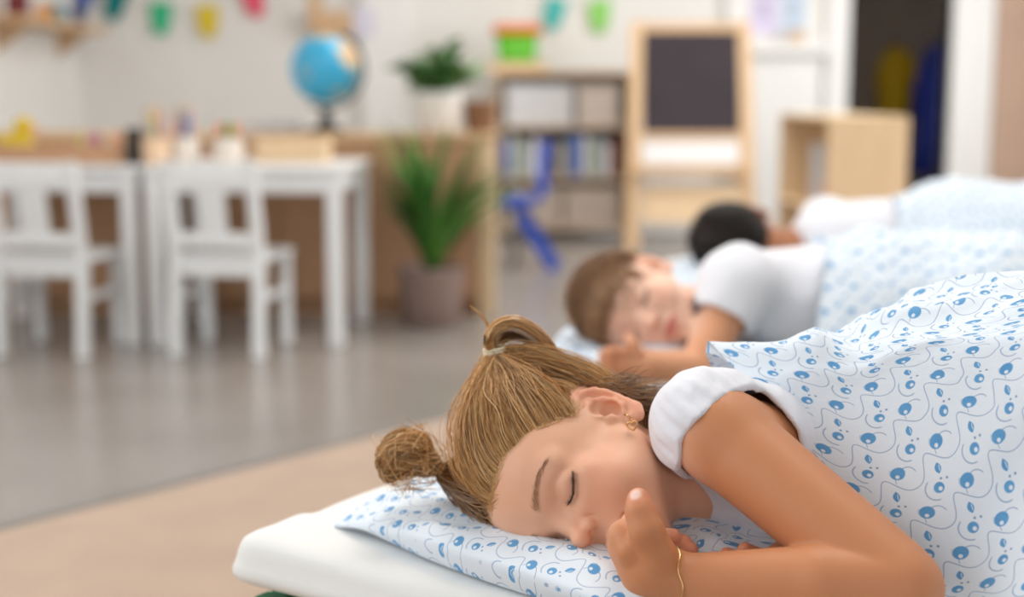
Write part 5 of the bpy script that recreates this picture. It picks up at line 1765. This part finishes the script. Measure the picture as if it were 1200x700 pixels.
def tilt_box(x0, x1, z0, z1, o0, o1):
    return MB().add([(x, yz(z) + o, z) for z in (z0, z1) for o in (o0, o1) for x in (x0, x1)], [(0, 2, 3, 1), (4, 5, 7, 6), (0, 1, 5, 4), (2, 6, 7, 3), (0, 4, 6, 2), (1, 3, 7, 5)])
tilt_box(-.25, .25, .60, 1.12, .0, .012).build('chalkboard', mat('chalkboard', srgb(58, 50, 56), .7, .3, noise=.25, nscale=5), es)
tilt_box(-.25, .25, 1.12, 1.165, -.006, .018).build('top_rail', wood_m, es)
tilt_box(-.25, .25, .565, .60, -.006, .018).build('lower_rail', wood_m, es)
tilt_box(-.25, .25, .44, .565, .006, .018).build('white_panel', paint_m, es)
MB().box(-.29, .29, yz(.40) - .09, yz(.40) + .02, .39, .405, .003).box(-.29, .29, yz(.40) - .09, yz(.40) - .078, .405, .44, .002).build('tray', wood_m, es)
tilt_box(-.25, .25, .14, .33, .006, .016).build('lower_panel', pale_m, es)

# ---- blue child's chair seen from the side
bc_ = pz(628, 313, 0)
bl = empty('plastic_chair', (bc_[0], bc_[1], 0), math.radians(-6), label='small bright blue plastic chair in front of the bookshelf', cat='chair')
def ribbon(pts, w, t=.012):
    m = MB(); v = []; n = len(pts)
    for i, (x, z) in enumerate(pts):
        a = pts[min(i + 1, n - 1)]; b = pts[max(i - 1, 0)]; dx, dz = a[0] - b[0], a[1] - b[1]; l = math.hypot(dx, dz); nx, nz = -dz / l * t / 2, dx / l * t / 2
        v += [(x - nx, -w / 2, z - nz), (x + nx, -w / 2, z + nz), (x + nx, w / 2, z + nz), (x - nx, w / 2, z - nz)]
    f = [(i * 4 + j, i * 4 + (j + 1) % 4, (i + 1) * 4 + (j + 1) % 4, (i + 1) * 4 + j) for i in range(n - 1) for j in range(4)]
    return m.add(v, f + [(0, 1, 2, 3)[::-1], tuple((n - 1) * 4 + j for j in range(4))])
ribbon([(.045, .58), (.035, .50), (.03, .42), (.035, .36), (.02, .325), (-.01, .315)], .26, .03).build('backrest', blue_m, bl)
ribbon([(-.01, .315), (-.06, .31), (-.11, .315), (-.145, .30)], .28, .03).build('seat', blue_m, bl)
for s in (-1, 1):
    MB().add([(x + dx, s * .11 + dy, z) for x, z in ((.09, 0), (-.10, .305)) for dx, dy in ((-.022, -.014), (.022, -.014), (.022, .014), (-.022, .014))],
             [(3, 2, 1, 0), (4, 5, 6, 7), (0, 1, 5, 4), (1, 2, 6, 5), (2, 3, 7, 6), (3, 0, 4, 7)]).build('leg', blue_m, bl)
    MB().tube([(-.10, s * .125, 0), (-.075, s * .125, .30)], .009, 8).build('front_leg', steel_m, bl)

# ---- pale wooden box shelf near the door
q0 = pt(968, 200, 5.45); q1 = pt(1068, 200, 5.45); ql = pt(912, 200, 6.1)
by = 5.38; bzt = .715
bxa, bxb = pt(968, 200, 5.38)[0], pt(1062, 200, 5.38)[0]
bsh = empty('box_shelf', ((bxa + bxb) / 2, by, 0), label='pale birch box shelf with an open side, near the doorway', cat='shelf')
hw = (bxb - bxa) / 2; dp = .97
MB().box(-hw, hw, 0, .018, 0, bzt, .002).build('front_panel', pale_m, bsh)
MB().box(-hw, hw, dp - .018, dp, 0, bzt, .002).build('rear_panel', pale_m, bsh)
MB().box(hw - .018, hw, .018, dp - .018, 0, bzt, .002).build('side_panel', pale_m, bsh)
MB().box(-hw + .002, hw - .018, .018, dp - .018, bzt - .018, bzt, .002).build('top_board', pale_m, bsh)
for z in (.05, .33): MB().box(-hw + .002, hw - .018, .018, dp - .018, z, z + .018, .002).build('shelf_board', pale_m, bsh)
for nm, lab, cat_, y, c, wd, hh in (('toy_block', 'yellow toy block on the birch box shelf', 'toy', .18, (226, 206, 60), .07, .10), ('toy_block', 'pinkish-red toy block on the birch box shelf', 'toy', .30, (224, 120, 110), .07, .12), ('storage_tin', 'tall grey-white tin on the birch box shelf', 'tin', .48, (206, 204, 206), .10, .25)):
    t = empty(nm, ((bxa + bxb) / 2 - hw + .09, by + y, .348), label=lab, cat=cat_)
    m_ = P_(nm + str(c[0]) + str(c[2]), c, .5)
    if nm == 'storage_tin':
        MB().lathe([(wd * .5, 0), (wd * .5, hh - .02)], 24).build('can', m_, t); MB().lathe([(wd * .52, hh - .02), (wd * .52, hh), (.001, hh + .003)], 24).build('lid', m_, t)
    else:
        MB().box(-wd / 2, wd / 2, -wd / 2, wd / 2, 0, hh * .6, .006).build('base_block', m_, t)
        MB().prism([(-wd / 2, hh * .6), (wd / 2, hh * .6), (0, hh)], 1, -wd / 2, wd / 2).build('roof_block', m_, t)

# ---- things on the tables
def pencil(loc, col, name, L, az, tilt, label, group):
    t = empty('pencil', loc, label=label, cat='pencil', group=group)
    t.rotation_euler = (tilt * math.cos(az), tilt * math.sin(az), az)
    MB().lathe([(.0075, 0), (.0075, L - .025)], 6).build('barrel', P_('pencil_' + name, col, .45), t)
    MB().lathe([(.0075, L - .025), (.0025, L - .007)], 6).build('sharpened_wood', wood_v, t)
    MB().lathe([(.0025, L - .007), (.0005, L)], 6).build('lead', P_('pencil_' + name, col, .45), t)
    return t


def cup(loc, r, h, m, label, cat='cup', name='pencil_pot'):
    t = empty(name, loc, label=label, cat=cat)
    MB().lathe([(r * .92, 0), (r, .004), (r, h), (r - .003, h), (r * .9, .006), (.001, .006)], 28).build('pot_body', m, t, True)
    MB().lathe([(r + .0015, h - .012), (r + .0015, h - .004)], 28).build('rim', m, t, True)
    return t


pcol = [('peach', (240, 190, 150)), ('rose', (226, 128, 140)), ('teal', (110, 170, 178)), ('violet', (150, 130, 190)), ('white', (232, 232, 236)), ('orange', (238, 160, 90)), ('sky', (140, 190, 220)), ('lemon', (232, 214, 120)), ('grey', (150, 152, 160))]
rp = random.Random(3)
clear_m = P_('frosted_white_pot', (236, 226, 214), .4)
pots = []
for i, (px_, dd, r, lab, mm) in enumerate(((182, 4.60, .046, 'peach pot crowded with pencils, at the table edge', P_('peach_pot', (240, 206, 172), .5)), (217, 4.66, .048, 'white pot crowded with pencils, in the middle of the table', clear_m))):
    c = pt(px_, 188, dd); loc = (c[0], c[1], TH); cup(loc, r, .085, mm, lab)
    for k in range(9):
        nm, cc = pcol[(k + i * 4) % 9]; az = 6.283 * k / 9 + rp.uniform(-.2, .2); rr_ = r * .62 * (1 if k else 0)
        pencil((c[0] + rr_ * .8 * math.cos(az), c[1] + rr_ * .8 * math.sin(az), TH + .008), cc, nm, rp.uniform(.15, .19), 0, rp.uniform(-.03, .03), '%s pencil standing in the %s pot' % (nm, 'peach' if i == 0 else 'white'), 'pencils in the pots')
bp_ = pt(158, 190, 4.58); cup((bp_[0], bp_[1], TH), .026, .115, black_m, 'slim black pot beside the peach pencil pot')
c = pt(268, 186, 4.68)
cup((c[0], c[1], TH), .05, .07, clear_m, 'squat white pot holding the bright markers', name='marker_pot')
for k, (nm, cc) in enumerate((('orange', (240, 140, 40)), ('green', (90, 190, 60)), ('orange-red', (232, 96, 50)), ('leaf-green', (60, 160, 70)))):
    a = k * 1.57 + .3
    t = empty('marker', (c[0] + .026 * math.cos(a), c[1] + .026 * math.sin(a), TH + .008), label='%s marker standing in the squat white pot' % nm, cat='marker', group='bright markers in the squat pot')
    MB().lathe([(.009, 0), (.009, .075), (.007, .078)], 12).build('barrel', paint_m, t, True)
    MB().lathe([(.0095, .078), (.0095, .118), (.006, .122), (.001, .122)], 12).build('cap', P_('marker_' + nm, cc, .4), t, True)


def crate(name, loc, w, d, h, m, label, cat, az=0.0):
    t = empty(name, loc, az, label=label, cat=cat); th = .009
    MB().box(-w / 2, w / 2, -d / 2, d / 2, 0, th).build('bottom', m, t)
    MB().box(-w / 2, w / 2, -d / 2, -d / 2 + th, th, h, .001).build('front_board', m, t); MB().box(-w / 2, w / 2, d / 2 - th, d / 2, th, h, .001).build('back_board', m, t)
    for s in (-1, 1): MB().box(s * (w / 2 - th / 2) - th / 2, s * (w / 2 - th / 2) + th / 2, -d / 2 + th, d / 2 - th, th, h, .001).build('end_board', m, t)
    return t


c = pt(345, 186, 4.78); crate('wooden_box', (c[0], c[1], TH), .235, .16, .075, pale_m, 'pale wooden box at the right-hand end of the white table', 'box')
c = pt(78, 195, 4.66); crate('wooden_tray', (c[0], c[1] + .02, TH), .41, .24, .062, warm_m, 'brown wooden tray of pastel chalks on the white table', 'tray')
for k, (nm, cc) in enumerate((('lime', (206, 214, 120)), ('pink', (220, 150, 190)), ('mauve', (170, 110, 150)), ('cream', (240, 232, 200)), ('coral', (232, 150, 130)))):
    t = empty('chalk_stick', (c[0] + .045 + .028 * k, c[1] + .02 + .01 * (k % 2), TH + .009), label='%s pastel chalk standing in the brown wooden tray' % nm, cat='chalk', group='pastel chalks in the tray')
    t.rotation_euler = (0, 0, .3 * k)
    MB().lathe([(.008, 0), (.009, .004), (.0085, .085), (.006, .09), (.001, .091)], 10).build('stick', P_('chalk_' + nm, cc, .9), t, True)
    MB().lathe([(.0095, .012), (.0095, .05)], 10).build('paper_wrap', P_('chalk_wrap', (236, 230, 222), .8), t)
c = pt(11, 190, 4.64)
yd = empty('toy_duck', (c[0] + .02, c[1] + .02, TH + .009), label='yellow toy duck in the brown wooden tray', cat='toy')
Fd = Field((-.06, -.05, 0), (.07, .05, .13), .004)
Fd.op(ell(WORLD, (0, 0, .036), (.042, .030, .032)), .01); Fd.op(ell(WORLD, (.018, 0, .082), (.024, .023, .024)), .012); Fd.op(cone(WORLD, (-.03, 0, .045), (-.05, 0, .06), .014, .004), .012)
yd.scale = (1.35, 1.35, 1.35)
v, q = Fd.mesh(2); mesh_obj('duck_body', v, q, P_('toy_yellow', (228, 196, 40), .4), yd, True)
MB().add([(.036, -.012, .078), (.036, .012, .078), (.056, .008, .074), (.056, -.008, .074), (.036, -.010, .084), (.036, .010, .084), (.054, .006, .078), (.054, -.006, .078)], [(3, 2, 1, 0), (4, 5, 6, 7), (0, 1, 5, 4), (1, 2, 6, 5), (2, 3, 7, 6), (3, 0, 4, 7)]).build('beak', MATS['orange_plastic'], yd)
# heap of white paper on the cupboard
c = pt(316, 160, 5.26)
pp = empty('paper_stack', (c[0], CF + .16, CHh), label='loose stack of white paper on the cupboard beside the globe', cat='paper')
rq = random.Random(4)
for k in range(9):
    o = MB().box(-.105, .105, -.07, .07, 0, .0045, .0005).build('sheet_bundle', P_('white_paper', (240, 240, 242), .85), pp)
    o.location = (rq.uniform(-.012, .012), rq.uniform(-.012, .012), .0047 * k); o.rotation_euler = (0, 0, rq.uniform(-.12, .12))

# ---- wall shelf with toys, top left
wz = 1.135
ws = empty('wall_shelf', (XL, 7.45, wz), label='beech wall shelf carrying small toys', cat='shelf')
MB().box(0, .22, -.62, .72, 0, .035, .003).build('shelf_board', wood_m, ws)
for y in (-.45, .5): MB().prism([(0, 0), (.18, 0), (0, -.14)], 1, y - .012, y + .012).build('bracket', wood_m, ws)
for k, (y, nm, cc, hh, wd) in enumerate(((6.98, 'dark red', (120, 36, 44), .15, .09), (7.38, 'orange', (226, 150, 60), .085, .075), (7.60, 'teal', (40, 140, 160), .10, .06), (7.95, 'navy', (50, 64, 120), .16, .06))):
    t = empty('toy_house', (XL + .12, y, wz + .035), label='%s toy house on the wall shelf' % nm, cat='toy', group='small toys on the wall shelf')
    m_ = P_('toy_' + nm.replace(' ', '_'), cc, .45)
    MB().box(-wd / 2, wd / 2, -wd / 2, wd / 2, 0, hh * .62, .004).build('base_block', m_, t)
    MB().prism([(-wd * .58, hh * .62), (wd * .58, hh * .62), (0, hh)], 1, -wd / 2, wd / 2).build('roof_block', m_, t)

# ---- bunting along the back wall
def garland(pts_, flags, label):
    t = empty('bunting', (*pts_[len(pts_) // 2],), label=label, cat='bunting'); o = np.array(t.location)
    P3 = catmull(np.array(pts_), 40)
    MB().tube([tuple(p - o) for p in P3], .003, 5).build('string', P_('white_string', (230, 228, 222), .9), t, True)
    for x, y, cc, rz in flags:
        c = pt(x, y, (YB - .05) / math.cos(PITCH) * 1.0); i = int(np.argmin(np.abs(P3[:, 0] - c[0]))); top = P3[i]
        w, h = .062, .19
        m = MB(); poly = [(-w, 0), (w, 0), (w * .92, -h * .55), (w * .55, -h * .92), (0, -h), (-w * .55, -h * .92), (-w * .92, -h * .55)]
        m.prism(poly, 1, -.0015, .0015)
        f = m.build('flag', P_('flag_%d_%d_%d' % cc, cc, .8), t); f.location = (c[0] - o[0], top[1] - o[1] - .004, top[2] - o[2]); f.rotation_euler = (0, rz, 0)
    return t


D_ = (YB - .03) / math.cos(PITCH)
gp = lambda x, y: tuple(np.array([pt(x, y, D_)[0], YB - .03, CAM_H + (110 - y) / F_PX * D_]))
garland([gp(60, -60), gp(110, -28), gp(150, -8), gp(200, 6), gp(252, 10), gp(300, -10), gp(350, -50)],
        [(118, 0, (88, 120, 190), .2), (152, 5, (0, 128, 128), .28), (200, 25, (56, 190, 138), .05), (252, 30, (226, 200, 50), -.03), (300, 8, (232, 84, 110), -.3)], 'bunting of coloured paper flags on the wall behind the tables')
garland([gp(590, -40), gp(652, 2), gp(700, 4), gp(760, -40)], [(652, 25, (78, 186, 180), .25), (700, 26, (146, 214, 110), .0)], 'short bunting of a teal and a green flag above the bookshelf')

# ---- pictures above the boxed ledge, thing on the ledge
for k, (x0, x1, cc, lab) in enumerate(((872, 905, (222, 214, 240), 'pale lilac drawing pinned above the white ledge'), (908, 936, (206, 222, 240), 'pale blue drawing pinned above the white ledge'))):
    a, b = pt(x0, 0, D_)[0], pt(x1, 0, D_)[0]
    t = empty('pinned_drawing', ((a + b) / 2, YB - .002, 1.14), label=lab, cat='picture')
    MB().box(-(b - a) / 2, (b - a) / 2, -.004, 0, 0, .30).build('paper', P_('drawing_%d' % k, cc, .85), t)
    MB().box(-(b - a) * .3, (b - a) * .25, -.006, -.004, .08, .2).build('painted_shape', P_('drawing_paint_%d' % k, tuple(int(v * .9) for v in cc), .85), t)
c = pt(930, 44, 8.15)
t = empty('wooden_block_toy', (c[0], YB - .11, 1.09), label='little wooden toy block standing on the white ledge', cat='toy')
MB().box(-.04, .04, -.03, .03, 0, .05, .004).build('base_block', wood_m, t); MB().prism([(-.04, .05), (.04, .05), (0, .085)], 1, -.03, .03).build('roof_block', wood_m, t)

# ---- coats in the dark store room
def coat(loc, h, w, col, label):
    t = empty('hanging_coat', loc, label=label, cat='coat', group='coats hanging in the store room')
    prof = [(.10, 1.0), (.34, .96), (.5, .9), (.62, .7), (.74, .4), (.9, .0)]
    v = []; n = 20
    for r, z in prof[::-1]:
        for i in range(n):
            a = 6.2832 * i / n; k = 1 + .10 * math.sin(a * 5 + z * 3) * (1 - z)
            v.append((r * w * k * math.cos(a), r * w * .45 * k * math.sin(a), z * h))
    m = MB().add(v, [(k * n + i, k * n + (i + 1) % n, (k + 1) * n + (i + 1) % n, (k + 1) * n + i) for k in range(len(prof) - 1) for i in range(n)] + [tuple(range(n))[::-1], tuple(range((len(prof) - 1) * n, len(prof) * n))])
    cm = P_('coat_%d_%d' % col[:2], col, .8)
    m.build('coat_body', cm, t, True)
    for s in (-1, 1):
        MB().tube([(s * w * .32, 0, h * .93), (s * w * .75, -.02, h * .7), (s * w * .9, -.03, h * .42)], [w * .2, w * .18, w * .14], 10).build('sleeve', cm, t, True)
    MB().tube([(0, 0, h), (0, .01, h + .04), (0, .05, h + .05)], .006, 6).build('hanger_loop', black_m, t)
    return t


wyb = YB + 1.40
coat((pt(1046, 100, 9.55)[0], wyb - .10, .60), .52, .14, (214, 176, 30), 'yellow raincoat hanging in the dark store room')
coat((pt(1100, 120, 9.2)[0], wyb - .45, .28), .86, .19, (44, 62, 158), 'blue coat hanging in the dark store room')
